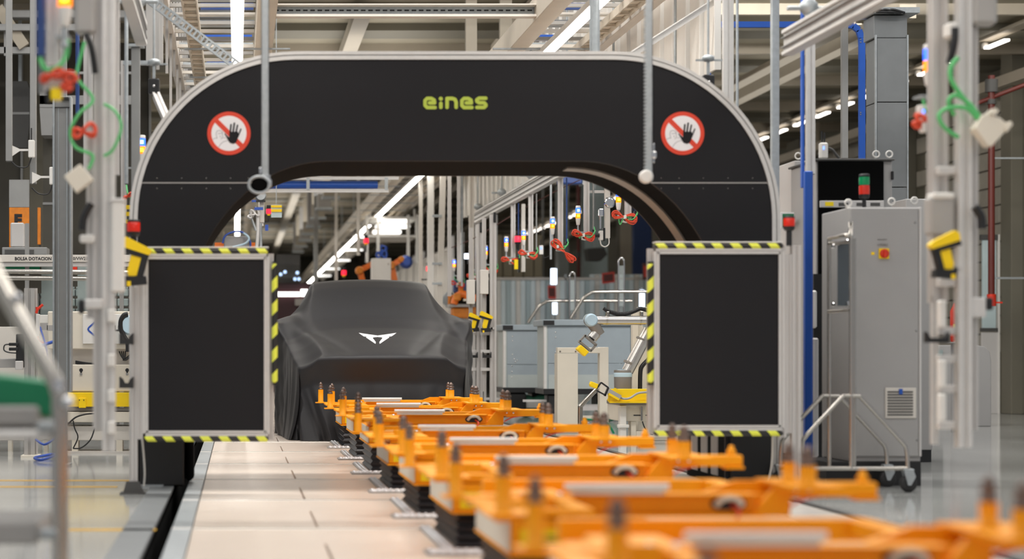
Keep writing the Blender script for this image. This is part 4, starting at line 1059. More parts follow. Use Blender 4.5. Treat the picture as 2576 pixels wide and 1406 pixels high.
    if U:
        for o in bpy.data.objects:
            if o not in before and o.parent == t: o.location.z += U
    return t
JY = [18.8, 16.86, 14.92, 12.98, 11.04, 9.1, 7.17, 5.25, 3.33]
wn = ['furthest orange jig, standing right before the covered car', 'second furthest orange jig from the covered car', 'third orange jig counted from the covered car', 'fourth orange jig counted from the covered car', 'fifth orange jig counted from the covered car',
      'sixth orange jig from the car, slightly out of focus', 'large blurred orange jig at the lower right', 'nearest wide blurred orange jig crossing the bottom edge', 'orange jig mostly below the frame with only pins showing']
j0 = jig(wn[0], .043); j1 = jig(wn[3]); index_kids()
for k, y in enumerate(JY):
    if k in (0, 3): (j0 if k == 0 else j1).location = (1.2, y, 0)
    else: dup(j0 if k < 3 else j1, (1.2, y, 0), wn[k])
# ================================================================ CONTROL CABINETS AND RACK (right)
Y = 13.35
xa, xb = X(2140, Y), X(2318, Y)
t = thing('control_cabinet', ((xa+xb)/2, Y+.3, 0), 'tall grey control cabinet with a red yellow main switch and lower vent', 'cabinet')
obj('body', MB().box(xa, xb, Y+.02, Y+.66, .16, Z(521, Y), .006), 'cab_grey', t)
obj('plinth', MB().box(xa-.16, xb, Y+.01, Y+.62, 0, .16), 'black', t)
obj('door', MB().box(xa+.0, xb-.018, Y, Y+.018, Z(1148, Y), Z(523, Y), .004), 'cab_grey', t)
obj('side_seam', MB().box(xb-.016, xb, Y-.004, Y+.02, Z(1148, Y), Z(521, Y), .003), 'cab_grey_light', t)
for px, py in ((2139, 562), (2302, 560), (2305, 832), (2307, 1107)): obj('door_screw', MB().lathe((X(px, Y), Y-.003, Z(py, Y)), [(.008, .003), (.008, 0), (.004, -.002)], 10, 'Y'), 'mid_grey', t)
sx, sz = X(2223, Y), Z(638, Y)
sw = obj('switch_plate', MB().box(sx-.035, sx+.035, Y-.012, Y, sz-.035, sz+.035, .004), 'yellow', t)
obj('switch_dial', MB().lathe((sx, Y-.012, sz), [(.03, 0), (.03, -.012), (.024, -.016)], 20, 'Y').box(sx-.008, sx+.008, Y-.042, Y-.026, sz-.027, sz+.027, .003), 'red', sw)
obj('type_label', MB().pbox(2192, 634, 2200, 641, Y-.002, .002), 'yellow', t)
text('MAIN SUPPLY', .011, 'dark_grey', (X(2207, Y), Y-.003, Z(604, Y)), t, depth=.0005)
text('L1/L2/L3', .02, 'dark_grey', (X(2207, Y), Y-.003, Z(618, Y)), t, depth=.0005)
v = obj('vent_frame', MB().box(X(2226, Y), X(2304, Y), Y-.012, Y, Z(1052, Y), Z(975, Y), .005), 'white_panel', t)
for i in range(9): obj('louvre', MB().pbox(2233, 984+i*7.2, 2297, 987.4+i*7.2, Y-.017, .006), 'dark_grey', v)
obj('vent_badge', MB().pbox(2262, 978, 2271, 992, Y-.02, .006, .001), 'blue', v)
for px, Yy, h in ((2134, Y+.1, 520), (2243, Y+.55, 516), (2300, Y+.6, 514)):
    c = P(px, h, Yy); obj('lifting_eye', MB().tube([c+Vector((.022*math.cos(a), 0, .026+.022*math.sin(a))) for a in [2*PI*i/12 for i in range(12)]], .006, 6, True, 2).lathe((c.x, c.y, Z(521, Y)-.002), [(.018, 0), (.018, .012)], 10), 'white', t)
# warning stack light on top
t = thing('stack_light', (X(2174, 14.0), 14.0, Z(520, 14.0)), 'green over red stack light standing on the grey control cabinet', 'signal lamp')
x0 = X(2174, 14.0)
def lz(py): return Z(py, 14.0)
obj('stem', MB().cyl((x0, 14, Z(521, Y)), (x0, 14, lz(492)), .014, n=10), 'black', t)
obj('base', MB().lathe((x0, 14, lz(500)), [(.03, 0), (.036, .012), (.036, .03)], 16), 'black', t)
obj('red_lens', MB().lathe((x0, 14, lz(489)), [(.036, 0), (.037, .03), (.036, .062)], 18), 'lens_reddark', t)
obj('green_lens', MB().lathe((x0, 14, lz(465)), [(.036, 0), (.037, .02), (.036, .055)], 18), 'lens_green', t)
obj('cap', MB().lathe((x0, 14, lz(444)), [(.036, 0), (.036, .014), (.03, .018)], 18), 'black', t)
# black glass rack behind
Y = 14.7
t = thing('server_rack', (X(2150, Y), Y+.3, 0), 'grey rack with a black glass front standing behind the control cabinet', 'cabinet')
obj('body', MB().box(X(2056, Y), X(2248, Y), Y+.03, Y+.7, 0, Z(404, Y), .006), 'cab_grey', t)
obj('roof_plate', MB().box(X(2050, Y), X(2250, Y), Y-.01, Y+.72, Z(404, Y), Z(399, Y), .004), 'dark_grey', t)
obj('glass_front', MB().box(X(2060, Y), X(2224, Y), Y+.005, Y+.028, .25, Z(406, Y), .003), 'black_gloss', t)
sv = obj('shelf_unit', MB().box(X(2062, Y), X(2222, Y), Y-.02, Y+.004, Z(522, Y), Z(505, Y), .003), 'cab_grey_light', t)
obj('unit_label', MB().pbox(2076, 508, 2097, 518, Y-.023, .003), 'label_yellow', sv)
for a in (2110, 2155, 2190): obj('unit_vent', MB().pbox(a, 510, a+24, 518, Y-.023, .003), 'dark_grey', sv)
obj('door_handle', MB().pbox(2244, 430, 2249, 452, Y+.0, .03, .004), 'black', t)
for px in (2204, 2237): c = P(px, 398, Y+.3); obj('lifting_eye', MB().tube([c+Vector((.024*math.cos(a), 0, .03+.024*math.sin(a))) for a in [2*PI*i/12 for i in range(12)]], .006, 6, True, 2), 'white', t)
# narrow cabinet left of the blue post
Y = 15.4
t = thing('control_cabinet', (X(2025, Y), Y, 0), 'narrow tall grey cabinet between the arch and the blue post', 'cabinet')
obj('body', MB().box(X(1998, Y), X(2049, Y), Y, Y+.5, .1, Z(404, Y), .006), 'cab_grey_light', t)
obj('plinth', MB().box(X(1999, Y), X(2050, Y), Y+.02, Y+.5, 0, .1), 'black', t)
c = P(2008, 402, Y+.1); obj('lifting_eye', MB().tube([c+Vector((.024*math.cos(a), 0, .03+.024*math.sin(a))) for a in [2*PI*i/12 for i in range(12)]], .006, 6, True, 2), 'white', t)
obj('door_gap', MB().pbox(2034, 410, 2036, 1130, Y-.002, .003), 'mid_grey', t)
t = thing('cabinet_socket_strip', P(2052, 905, 14.6), 'white moulded housing on the black side strip beside the blue post', 'housing')
obj('housing', MB().pbox(2046, 730, 2056, 825, 14.55, .08, .02), 'white', t)
obj('back_plate', MB().box(X(2040, 14.7), X(2062, 14.7), 14.63, 14.69, .0, Z(690, 14.7)), 'black', t)
obj('cover', MB().pbox(2046, 850, 2060, 1150, 14.55, .08, .01), 'cab_grey_light', t)
# far cabinet right of it
Y = 16.2
t = thing('control_cabinet', (X(2300, Y), Y, 0), 'second grey cabinet partly hidden behind the main control cabinet', 'cabinet')
obj('body', MB().box(X(2279, Y), X(2346, Y), Y, Y+.5, .1, Z(500, Y), .006), 'cab_grey', t)
obj('plinth', MB().box(X(2280, Y), X(2345, Y), Y+.02, Y+.48, 0, .1), 'black', t)
# blue posts and gate
Y = 14.3
t = thing('blue_post', (X(2035, Y), Y, 0), 'blue steel post standing right of the arch', 'post')
obj('post', MB().box(X(2026, Y), X(2044, Y), Y, Y+.06, 0, Z(430, Y), .006).box(X(2044, Y), X(2047, Y), Y+.02, Y+.04, 0, Z(430, Y)), 'blue', t)
obj('upper_post', MB().box(X(2025, Y), X(2031, Y), Y+.07, Y+.12, Z(470, Y), 5.4, .004), 'blue', t)
obj('foot_plate', MB().box(X(2022, Y), X(2050, Y), Y-.03, Y+.1, 0, .01), 'blue', t)
Y = 21.5
t = thing('blue_gate', (X(2160, Y), Y, 0), 'blue tubular gate frame with rounded corner at the upper right', 'gate')
cr = [P(1780, 62, Y), P(2130, 62, Y)]
pts = [(1780, 62), (2125, 62), (2146, 65), (2160, 76), (2167, 96), (2168, 120), (2168, 1090)]
mb = MB()
for a, b in zip(pts, pts[1:]): mb.beam(P(a[0], a[1], Y), P(b[0], min(b[1], 1094), Y), .05, .062, (0, 1, 0) if False else (0, 0, 1) if abs(a[1]-b[1]) < 8 else (1, 0, 0))
obj('tube', mb, 'blue', t)
obj('tube', MB().beam(P(1780, 62, Y), P(1780, 1093, Y), .05, .062, (1, 0, 0)), 'blue', t)
for py in (99, 106, 283, 288): obj('bolt', MB().lathe(P(2165, py, Y-.03), [(.007, .003), (.007, -.003)], 8, 'Y'), 'steel', t)
t = thing('blue_post', (X(1965, 20), 20, 0), 'darker blue post with black pipe just right of the arch rim', 'post')
obj('post', MB().box(X(1962, 20), X(1974, 20), 20, 20.06, 0, Z(520, 20), .005), 'blue', t)
obj('sleeve', MB().cyl(P(1966, 520, 20), P(1966, 450, 20), .03, n=12), 'black', t)
obj('band', MB().cyl(P(1966, 480, 20-.0), P(1966, 470, 20-.0), .032, n=12), 'cable_blue', t)
t = thing('wall_sign', P(1980, 555, 15.2), 'small white and green sign behind the right beacon', 'sign')
obj('plate', MB().pbox(1964, 534, 1998, 575, 15.2, .01, .002), 'sign_white', t); obj('green_field', MB().pbox(1969, 538, 1997, 571, 15.195, .004), 'green', t)
obj('mount', MB().box(X(1994, 15.2), X(2000, 15.2), 15.21, 15.42, Z(560, 15.2), Z(550, 15.2)), 'galv', t)
# tall grey duct
Y = 20.2
t = thing('cable_duct', (X(2240, Y), Y, 0), 'wide grey sheet metal duct rising behind the black rack', 'duct')
for a, b in ((0, 260), (262, 400), (402, 1100)):
    zb, zt = max(0, Z(b-4 if b < 1100 else 1108, Y)), Z(a if a else 95, Y)
for a, b in ((96, 256), (258, 470), (472, 1106)):
    obj('duct_section', MB().box(X(2206, Y), X(2282, Y), Y, Y+.35, max(0, Z(b, Y)), Z(a, Y), .004), 'duct_grey', t)
for px in (2203, 2283): obj('edge_trim', MB().box(X(px, Y)-.008, X(px, Y)+.008, Y-.01, Y+.02, 0, Z(88, Y)), 'galv', t)
obj('upper_section', MB().box(X(2200, Y), X(2284, Y), Y+.02, Y+.36, Z(94, Y), Z(38, Y), .004), 'duct_grey', t)
obj('top_tray', MB().box(X(2190, Y), X(2310, Y), Y-.05, Y+.4, Z(34, Y), Z(20, Y)), 'galv', t)
mb = MB()
for i in range(5): mb.tube([P(2195+i*9, 30, Y-.07), P(2210+i*9, 24+i % 2*6, Y-.09), P(2240+i*9, 32, Y-.07)], .012, 6)
obj('cable_bundle', mb, 'black', t)
for i in range(9):
    pass
# wireless unit on rack top
t = thing('access_point', P(2073, 380, 14.9), 'white wireless box standing on top of the black glass rack', 'wireless box', 'white wireless boxes')
obj('body', MB().pbox(2064, 358, 2084, 399, 14.9, .06, .01), 'white', t)
obj('antenna', MB().cyl(P(2068, 358, 14.92), P(2067, 330, 14.92), .006, n=6).cyl(P(2074, 358, 14.92), P(2074, 334, 14.92), .006, n=6), 'black', t)
obj('status_led', MB().pbox(2071, 368, 2074, 376, 14.895, .004), 'led_blue', t)
obj('cable', MB().tube([P(2084, 372, 14.95), P(2095, 378, 14.95), P(2104, 390, 14.95), P(2112, 398, 14.95)], .01, 6), 'dark_grey', t)
# stainless trolley
Yf, Yb = 12.75, 13.25
t = thing('tube_trolley', (X(2130, Yf), 13.0, 0), 'stainless tube trolley on casters in front of the grey control cabinet', 'trolley')
r = .014
def tb(pts, nm='tube', rr=r, sub=4): obj(nm, MB().tube(pts, rr, 10, False, sub), 'steel', t)
tb([P(2141, 1180, Yf), P(2141, 604, Yf), P(2138, 594, Yf), P(2125, 592, Yf), P(2085, 599, Yb)], sub=3)
tb([P(2148, 1180, Yf+.03), P(2148, 600, Yf+.03)], sub=1)
tb([P(2086, 1175, Yb), P(2086, 600, Yb)], sub=1)
tb([P(2085, 784, Yb), P(2145, 780, Yf)], 'cross_tube', sub=1)
tb([P(2086, 612, Yb), P(2110, 612, Yb-.2), P(2140, 608, Yf)], 'cross_tube', sub=1)
obj('panel', MB().prism([(X(2096, 13.1), Z(620, 13.1)), (X(2136, 13.0), Z(608, 13.0)), (X(2136, 13.0), Z(770, 13.0)), (X(2096, 13.1), Z(770, 13.1))], 13.0, 13.008), 'plexi_dark', t)
for a in ((2099, 618), (2134, 606), (2099, 765), (2134, 762)): obj('clip', MB().pbox(a[0]-3, a[1]-4, a[0]+3, a[1]+6, 12.985, .04, .004), 'chrome', t)
for Yy, o in ((Yf, 0), (Yb, -52)):
    tb([P(2015+o, 1172, Yy), P(2018+o, 1120, Yy), P(2032+o, 1092, Yy), P(2122+o, 995, Yy)], 'brace_tube', sub=3)
    tb([P(2164+o, 998, Yy), P(2262+o, 1104, Yy), P(2280+o, 1130, Yy), P(2283+o, 1178, Yy)], 'brace_tube', sub=3)
    tb([P(2122+o, 995, Yy), P(2164+o, 996, Yy)], 'cross_tube', sub=1)
    tb([P(2012+o, 1178, Yy), P(2285+o, 1178, Yy)], 'base_tube', sub=1)
for a in ((2013, 2285)): tb([P(a, 1178, Yf), P(a-52, 1178, Yb)], 'base_tube', sub=1)
for px, Yy in ((2283, Yf), (2231, Yb), (2013, Yf), (1961, Yb)):
    c = P(px, 1178, Yy); cs = obj('caster', MB().box(c.x-.03, c.x+.035, c.y-.03, c.y+.03, .135, .15, .004).prism([(c.x-.03, .14), (c.x+.03, .14), (c.x+.045, .1), (c.x+.015, .045), (c.x-.005, .045), (c.x-.02, .1)], c.y-.028, c.y-.022).prism([(c.x-.03, .14), (c.x+.03, .14), (c.x+.045, .1), (c.x+.015, .045), (c.x-.005, .045), (c.x-.02, .1)], c.y+.022, c.y+.028), 'galv', t)
    obj('wheel', MB().lathe((c.x+.004, c.y-.015, .055), [(.02, -.002), (.05, 0), (.055, .006), (.055, .024), (.05, .03), (.02, .032)], 20, 'Y'), 'rubber', cs)
    obj('caster_stem', MB().cyl((c.x, c.y, .148), (c.x, c.y, c.z), .012), 'galv', cs)
# red fire pipe and wall bits far right
t = thing('fire_pipe', (X(2495, 27), 27, 0), 'dark red vertical fire pipe along the right wall', 'pipe')
Y = 27
obj('riser', MB().cyl((X(2494, Y), Y, .9+(VY-770)*Y/F), (X(2494, Y), Y, Z(190, Y)), .045, n=14), 'pipe_red', t)
obj('branch', MB().cyl(P(2452, 262, Y), P(2600, 205, Y), .03, n=12), 'pipe_red', t)
obj('flange', MB().cyl(P(2494, 232, Y), P(2494, 200, Y), .085, n=14).cyl(P(2494, 262, Y), P(2494, 250, Y), .06, n=14), 'dark_grey', t)
obj('wall_bracket', MB().box(X(2494, Y), 11.61, Y-.02, Y+.02, Z(702, Y), Z(697, Y)).box(X(2494, Y), 11.61, Y-.02, Y+.02, Z(400, Y), Z(396, Y)).box(11.55, 11.61, Y-.05, Y+.9, Z(300, Y), Z(296, Y)), 'galv', t)
obj('valve', MB().cyl(P(2494, 770, Y), P(2494, 740, Y), .06, n=12).box(X(2496, Y), X(2520, Y), Y-.03, Y-.01, Z(763, Y), Z(759, Y)), 'red', t)
Y = 29
t = thing('door_panel', (X(2480, Y), Y, 0), 'pale green glazed door strip behind the right foreground posts', 'door')
obj('leaf', MB().pbox(2472, 600, 2506, 832, Y, .05, .005), 'wall_pale', t)
obj('head', MB().pbox(2468, 590, 2510, 603, Y-.02, .08), 'dark_grey', t); obj('sill', MB().pbox(2470, 825, 2510, 834, Y-.02, .08), 'dark_grey', t)
obj('lower_panel', MB().box(X(2470, Y), X(2512, Y), Y, Y+.05, 0, Z(836, Y), .004), 'cab_grey_light', t)
obj('frame', MB().box(X(2510, Y), X(2514, Y), Y-.02, Y+.06, 0, Z(590, Y)), 'white', t)
t = thing('wall_pier', (X(2560, Y), Y, 0), 'broad olive pier at the far right edge of the frame', 'column')
obj('pier', MB().box(X(2517, Y), X(2568, Y), Y-.4, Y, 0, RZ-.01, .01), 'wall_olive', t)
mb = MB()
t2 = thing('machine_hood', (X(2470, 24), 24, 0), 'rounded grey machine cover behind the right foreground posts', 'machine')
obj('shell', MB().prism([(X(2330, 24), 0), (X(2494, 24), 0), (X(2494, 24), Z(905, 24)), (X(2490, 24), Z(885, 24)), (X(2478, 24), Z(872, 24)), (X(2455, 24), Z(868, 24)), (X(2330, 24), Z(868, 24))], 24, 24.7), 'cab_grey', t2, bevel=.01)
obj('opening', MB().pbox(2338, 905, 2372, 1010, 23.985, .01), 'dark_grey', t2)
obj('screen', MB().pbox(2336, 880, 2372, 902, 23.98, .01), 'crate', t2)
t = thing('fire_extinguisher', P(2410, 880, 22), 'red fire extinguisher far behind the right blurred posts', 'extinguisher')
obj('cylinder', MB().lathe((X(2404, 22), 22, Z(860, 22)), [(.05, 0), (.06, .02), (.06, .34), (.03, .4), (.02, .43)], 16), 'red', t)
obj('label', MB().pbox(2399, 815, 2410, 835, 21.935, .01), 'label_yellow', t); obj('shelf', MB().box(X(2390, 22), X(2420, 22), 21.9, 22.1, Z(863, 22), Z(860, 22)).box(X(2404, 22)-.02, X(2404, 22)+.02, 22.07, 22.1, 0, Z(860, 22)), 'cab_grey', t)

# ================================================================ CARTS, STAND AND ROBOT seen through the arch (right)
def cart(px0, px1, y0, y1, Y, lb, dz=.75):
    x0, x1 = X(px0, Y), X(px1, Y); z1, z0 = Z(y0, Y), Z(y1, Y)
    t = thing('bin_cart', ((x0+x1)/2, Y, 0), lb, 'cart', 'grey panelled bin carts')
    obj('front_panel', MB().box(x0+.05, x1-.03, Y, Y+.02, z0+.36*(z1-z0), z1-.1, .004), 'cart_grey', t)
    obj('lower_panel', MB().box(x0+.05, x1-.03, Y, Y+.02, z0, z0+.355*(z1-z0), .004), 'cart_grey', t)
    obj('kick_panel', MB().box(x0+.06, x1-.04, Y-.004, Y, z0, z0+.2*(z1-z0), .002), 'cart_pale', t)
    obj('side_panel', MB().box(x0+.03, x0+.05, Y, Y+dz, z0, z1-.1), 'cart_pale', t)
    obj('back_panel', MB().box(x0+.05, x1-.03, Y+dz, Y+dz+.02, z0, z1-.1), 'cart_grey', t)
    obj('corner_post', MB().box(x0, x0+.035, Y-.01, Y+.05, z0, z1-.06, .004), 'alu_bright', t)
    obj('lid_frame', MB().box(x0-.02, x1, Y-.03, Y+dz+.04, z1-.1, z1-.02, .01), 'cart_grey', t)
    obj('corner_cap', MB().box(x0-.01, x0+.13, Y-.036, Y-.03, z1-.09, z1-.03, .004), 'black', t)
    rv = MB()
    for a, b in ((.1, .1), (.1, .18), (.1, .42), (.14, .5), (.16, .55), (.2, .52), (.09, .62), (.09, .72), (.09, .82)): rv.lathe((x0+.06+a*(x1-x0)*.8, Y-.002, z1-.1-b*(z1-z0-.1)), [(.012, .002), (.01, -.003), (.004, -.005)], 8, 'Y')
    obj('rivet', rv, 'chrome', t)['kind'] = 'stuff'
    obj('black_base', MB().box(x0, x1, Y+.0, Y+dz, z0-.07, z0, .005).box(x0+.05, x0+.32, Y+.03, Y+.3, z0-.32, z0-.07, .02).box(x1-.4, x1-.1, Y+.3, Y+dz, z0-.26, z0-.07, .02), 'black', t)
    obj('axle_bar', MB().box(x0+.3, x1-.2, Y+.1, Y+.16, z0-.28, z0-.2).box(x0-.25, x0+.1, Y+.1, Y+.14, z0-.17, z0-.14), 'alu', t)
    for xx, rr in ((x0+.33, .155), (x1-.3, .155)):
        w_ = obj('wheel', MB().lathe((xx, Y+.12, rr), [(rr*.72, 0), (rr, .004), (rr, .05), (rr*.72, .054)], 24, 'Y'), 'green_wheel', t)
        mb = MB().lathe((xx, Y+.115, rr), [(.03, .03), (.03, 0), (.01, -.005)], 12, 'Y')
        for i in range(7):
            a = 2*PI*i/7; mb.beam((xx, Y+.14, rr), (xx+rr*.75*math.cos(a), Y+.14, rr+rr*.75*math.sin(a)), .012, .02, (0, 1, 0))
        obj('spokes', mb, 'plate_grey', w_)
    return t
cart(1266, 1420, 813, 975, 27.2, 'grey panelled bin cart right of the profile columns, the farther and left one')
cart(1368, 1592, 800, 978, 25.4, 'grey panelled bin cart behind the robot arm, the nearer and right one')
def bentrail(x0, x1, xr, yt, yb, Y, lb):
    t = thing('hand_rail', (X(x1, Y), Y, 0), lb, 'rail', 'bent steel tube rails on the carts')
    for d in (0, .16): obj('tube', MB().tube([P(x0, yb, Y+d), P(x1-14, yt+34, Y+d), P(x1, yt+14, Y+d), P(x1+16, yt+4, Y+d), P(x1+40, yt, Y+d), P(xr, yt, Y+d)], .021, 10, False, 5), 'steel', t)
    for px in (xr-60,): obj('leg', MB().cyl(P(px, yt, Y+.08), (X(px, Y+.08), Y+.08, 0), .02), 'steel', t)
    return t
bentrail(1328, 1356, 1590, 757, 812, 28.5, 'lower bent steel tube rail rising behind the left bin cart')
bentrail(1436, 1470, 1690, 734, 800, 26.9, 'upper bent steel tube rail rising behind the right bin cart')
for px, y0, y1, Y, lb in ((1440, 684, 800, 28.2, 'tall shiny folded tube between the two bin carts'), (1563, 648, 790, 27.6, 'tall shiny loop of tube behind the robot arm')):
    t = thing('tube_loop', P(px, y1, Y), lb, 'tube')
    obj('loop', MB().tube([P(px-7, y1, Y), P(px-7, y0+20, Y), P(px-4, y0+4, Y), P(px, y0, Y), P(px+4, y0+4, Y), P(px+7, y0+20, Y), P(px+7, y1, Y)], .014, 8, False, 4), 'chrome', t)
    obj('leg', MB().cyl(P(px, y1, Y), (X(px, Y), Y, 0), .015).box(X(px-7, Y), X(px+7, Y), Y-.02, Y+.02, Z(y1+3, Y), Z(y1, Y)), 'steel', t)
    obj('clear_sleeve', MB().pbox(px-6, y0+20, px+6, y1-20, Y-.02, .02), 'plexi', t)
# cream guard stand
Y = 22.0
t = thing('guard_stand', (X(1465, Y), Y, 0), 'cream steel portal stand with wide left panel in front of the bin carts', 'stand')
obj('left_panel', MB().box(X(1402, Y), X(1454, Y), Y, Y+.2, .04, Z(889, Y), .004), 'cream', t)
obj('top_beam', MB().box(X(1402, Y), X(1511, Y), Y+.0, Y+.1, Z(889, Y)+.002, Z(874, Y), .004), 'cream', t)
obj('right_post', MB().box(X(1509, Y), X(1531, Y), Y, Y+.14, .0, Z(873, Y), .004), 'cream', t)
obj('base_rail', MB().box(X(1402, Y), X(1531, Y), Y+.03, Y+.1, .0, .04, .004).box(X(1456, Y), X(1509, Y), Y+.05, Y+.1, Z(1056, Y), Z(1046, Y)), 'cream', t)
for px in (1409, 1448): obj('bolt', MB().lathe((X(px, Y), Y-.002, Z(884, Y)), [(.01, .002), (.01, -.003)], 8, 'Y'), 'steel', t)
obj('green_hose', MB().tube([P(1456, 1052, Y-.03), P(1480, 1055, Y-.03), P(1515, 1058, Y-.03), P(1532, 1070, Y-.05), P(1545, 1092, Y-.05)], .012, 6), 'green', t)
t = thing('caster_trolley', (X(1476, 20.5), 20.5, 0), 'low bent tube trolley with a black caster beside the cream stand', 'trolley')
for d in (0, .1): obj('tube', MB().tube([P(1458+d*40, 1080, 20.5+d), P(1458+d*40, 1030, 20.5+d), P(1462+d*40, 1018, 20.5+d), P(1500+d*40, 978, 20.5+d)], .018, 10, False, 4), 'steel', t)
obj('base_tube', MB().cyl(P(1440, 1078, 20.5), P(1500, 1078, 20.5), .018), 'steel', t)
cs = obj('caster', MB().pbox(1466, 1062, 1484, 1072, 20.48, .06, .006), 'galv', t)
obj('wheel', MB().lathe((X(1477, 20.5), 20.48, .055), [(.02, -.003), (.05, 0), (.055, .008), (.055, .03), (.05, .036)], 20, 'Y'), 'rubber', cs)
# robot cell
Y = 19.2
t = thing('robot_table', (X(1600, Y), Y+.3, 0), 'cream machine table with yellow tray carrying the robot arm', 'table')
obj('body', MB().box(X(1562, Y), X(1700, Y), Y+.05, Y+.7, Z(1060, Y), Z(1018, Y), .006), 'cream', t)
obj('left_leg', MB().box(X(1560, Y), X(1576, Y), Y, Y+.1, 0, Z(1020, Y), .005).box(X(1554, Y), X(1582, Y), Y-.02, Y+.04, Z(1076, Y), Z(1068, Y), .004), 'white', t)
obj('inner_leg', MB().box(X(1590, Y), X(1604, Y), Y+.06, Y+.2, 0, Z(1060, Y), .005).box(X(1604, Y), X(1690, Y), Y+.06, Y+.2, Z(1100, Y), Z(1085, Y)), 'cream', t)
obj('right_leg', MB().box(X(1690, Y), X(1706, Y), Y, Y+.2, 0, Z(1020, Y), .005), 'cream', t)
obj('dark_rim', MB().box(X(1560, Y), X(1700, Y), Y+.02, Y+.7, Z(1019, Y), Z(1011, Y)), 'robot_grey', t)
obj('yellow_tray', MB().box(X(1530, Y), X(1700, Y), Y-.04, Y+.02, Z(1011, Y), Z(978, Y), .004).box(X(1530, Y), X(1700, Y), Y-.09, Y-.04, Z(1013, Y), Z(1009, Y)).prism([(X(1530, Y), Z(1010, Y)), (X(1530, Y), Z(990, Y)), (X(1542, Y), Z(975, Y)), (X(1550, Y), Z(978, Y)), (X(1550, Y), Z(1010, Y))], Y-.08, Y-.075), 'yellow', t)
obj('tray_floor', MB().box(X(1556, Y), X(1700, Y), Y+.02, Y+.6, Z(1011, Y), Z(1007, Y)), 'yellow', t)
obj('slot', MB().pbox(1594, 1043, 1612, 1046, Y+.045, .01).pbox(1624, 1043, 1640, 1046, Y+.045, .01), 'dark_grey', t)
obj('toggle', MB().pbox(1612, 1023, 1617, 1058, Y+.02, .03, .004), 'chrome', t)
obj('hose', MB().tube([P(1558, 999, Y-.06), P(1570, 1003, Y-.1), P(1585, 1001, Y-.1), P(1603, 990, Y-.1), P(1620, 987, Y-.1), P(1645, 987, Y-.1)], .011, 8), 'plate_grey', t)
obj('cable', MB().tube([P(1616, 1060, Y+.0), P(1622, 1076, Y-.02), P(1634, 1090, Y-.02), P(1642, 1093, Y)], .006, 6), 'black', t)
obj('tall_backplate', MB().box(X(1592, Y+.9), X(1606, Y+.9), Y+.9, Y+1.0, 0, Z(780, Y+.9), .005).box(X(1606, Y+.9), X(1690, Y+.9), Y+.95, Y+1.0, 0, Z(772, Y+.9), .005), 'cream', t)
Yr2 = Y+.25
rb = thing('industrial_robot', (X(1567, Yr2), Yr2, Z(1007, Y)), 'white and grey jointed robot arm with light blue caps and yellow gripper', 'robot')
obj('base', MB().lathe((X(1567, Yr2), Yr2, Z(1007, Y)+.001), [(.085, 0), (.085, .13), (.088, .28), (.085, .29)], 24), 'robot_grey', rb)
obj('shoulder_cap', MB().lathe((X(1567, Yr2), Yr2, Z(948, Yr2)), [(.088, 0), (.09, .03), (.085, .055), (.05, .07)], 24), 'light_blue', rb)
obj('lower_arm', MB().cyl(P(1578, 935, Yr2), P(1634, 828, Yr2), .058, n=20), 'robot_tube', rb)
obj('band', MB().cyl(P(1582.0, 916, Yr2), P(1584.5, 911, Yr2), .0605, n=20).cyl(P(1614, 856, Yr2), P(1616, 852, Yr2), .0605, n=20), 'robot_grey', rb)
obj('elbow', MB().lathe(P(1640, 812, Yr2-.08), [(.06, 0), (.07, .02), (.07, .14), (.06, .16)], 20, 'Y'), 'light_blue', rb)
obj('upper_arm', MB().cyl(P(1500, 806, Yr2-.06), P(1690, 806, Yr2-.06), .045, n=20), 'robot_tube', rb)
for px in (1526, 1611): obj('hose_clamp', MB().cyl(P(px-2, 806, Yr2-.06), P(px+2, 806, Yr2-.06), .048, n=20).box(X(px-4, Yr2), X(px+3, Yr2), Yr2-.09, Yr2-.03, Z(797, Yr2), Z(784, Yr2), .004), 'steel', rb)
c = P(1488, 805, Yr2-.11); obj('wrist_cap', MB().lathe(c, [(.05, -.012), (.062, .0), (.066, .04), (.066, .1)], 24, 'Y'), 'light_blue', rb)
obj('wrist_body', MB().lathe(c, [(.067, .03), (.067, .06)], 24, 'Y').cyl(P(1490, 812, Yr2-.05), P(1510, 842, Yr2-.05), .06, .05, n=18), 'robot_grey', rb)
obj('tool_flange', MB().cyl(P(1500, 838, Yr2-.05), P(1489, 851, Yr2-.05), .052, n=18), 'robot_tube', rb)
obj('tool_coupler', MB().cyl(P(1489, 851, Yr2-.05), P(1484, 857, Yr2-.05), .03, n=14), 'black', rb)
def q4(mb, pts, y0, y1): return mb.prism([(X(a, Yr2), Z(b, Yr2)) for a, b in pts], y0, y1)
g0 = Yr2-.1
mb = MB()
for a, b, w_ in (((1470, 843), (1500, 868), .02), ((1456, 858), (1486, 883), .02), ((1472, 844), (1457, 859), .015), ((1499, 868), (1485, 884), .015)):
    mb.beam(P(a[0], a[1], Yr2-.05), P(b[0], b[1], Yr2-.05), .07, w_, (0, 0, 1))
obj('gripper_frame', mb, 'robot_grey', rb)
mb = MB(); q4(mb, ((1446, 878), (1457, 867), (1478, 885), (1467, 897)), g0, g0+.1); obj('gripper_pad', mb, 'yellow', rb, bevel=.008)
mb = MB(); mb.tube([P(1518, 775, Yr2-.06), P(1528, 782, Yr2-.06), P(1550, 790, Yr2-.06), P(1575, 790, Yr2-.06), P(1595, 783, Yr2-.06), P(1610, 776, Yr2-.06), P(1630, 782, Yr2-.06), P(1660, 785, Yr2-.06)], .017, 10, False, 4)
ho = obj('corrugated_hose', mb, 'black', rb)
mb = MB()
for i in range(44):
    px = 1522+i*3.1; f_ = (px-1518)/92; yy = 777+13*math.sin(PI*min(1, f_)) if f_ < 1 else 776+3.5*min(1, (px-1610)/20)
    mb.lathe(P(px, yy, Yr2-.06), [(.021, -.003), (.021, .003)], 8, 'X')
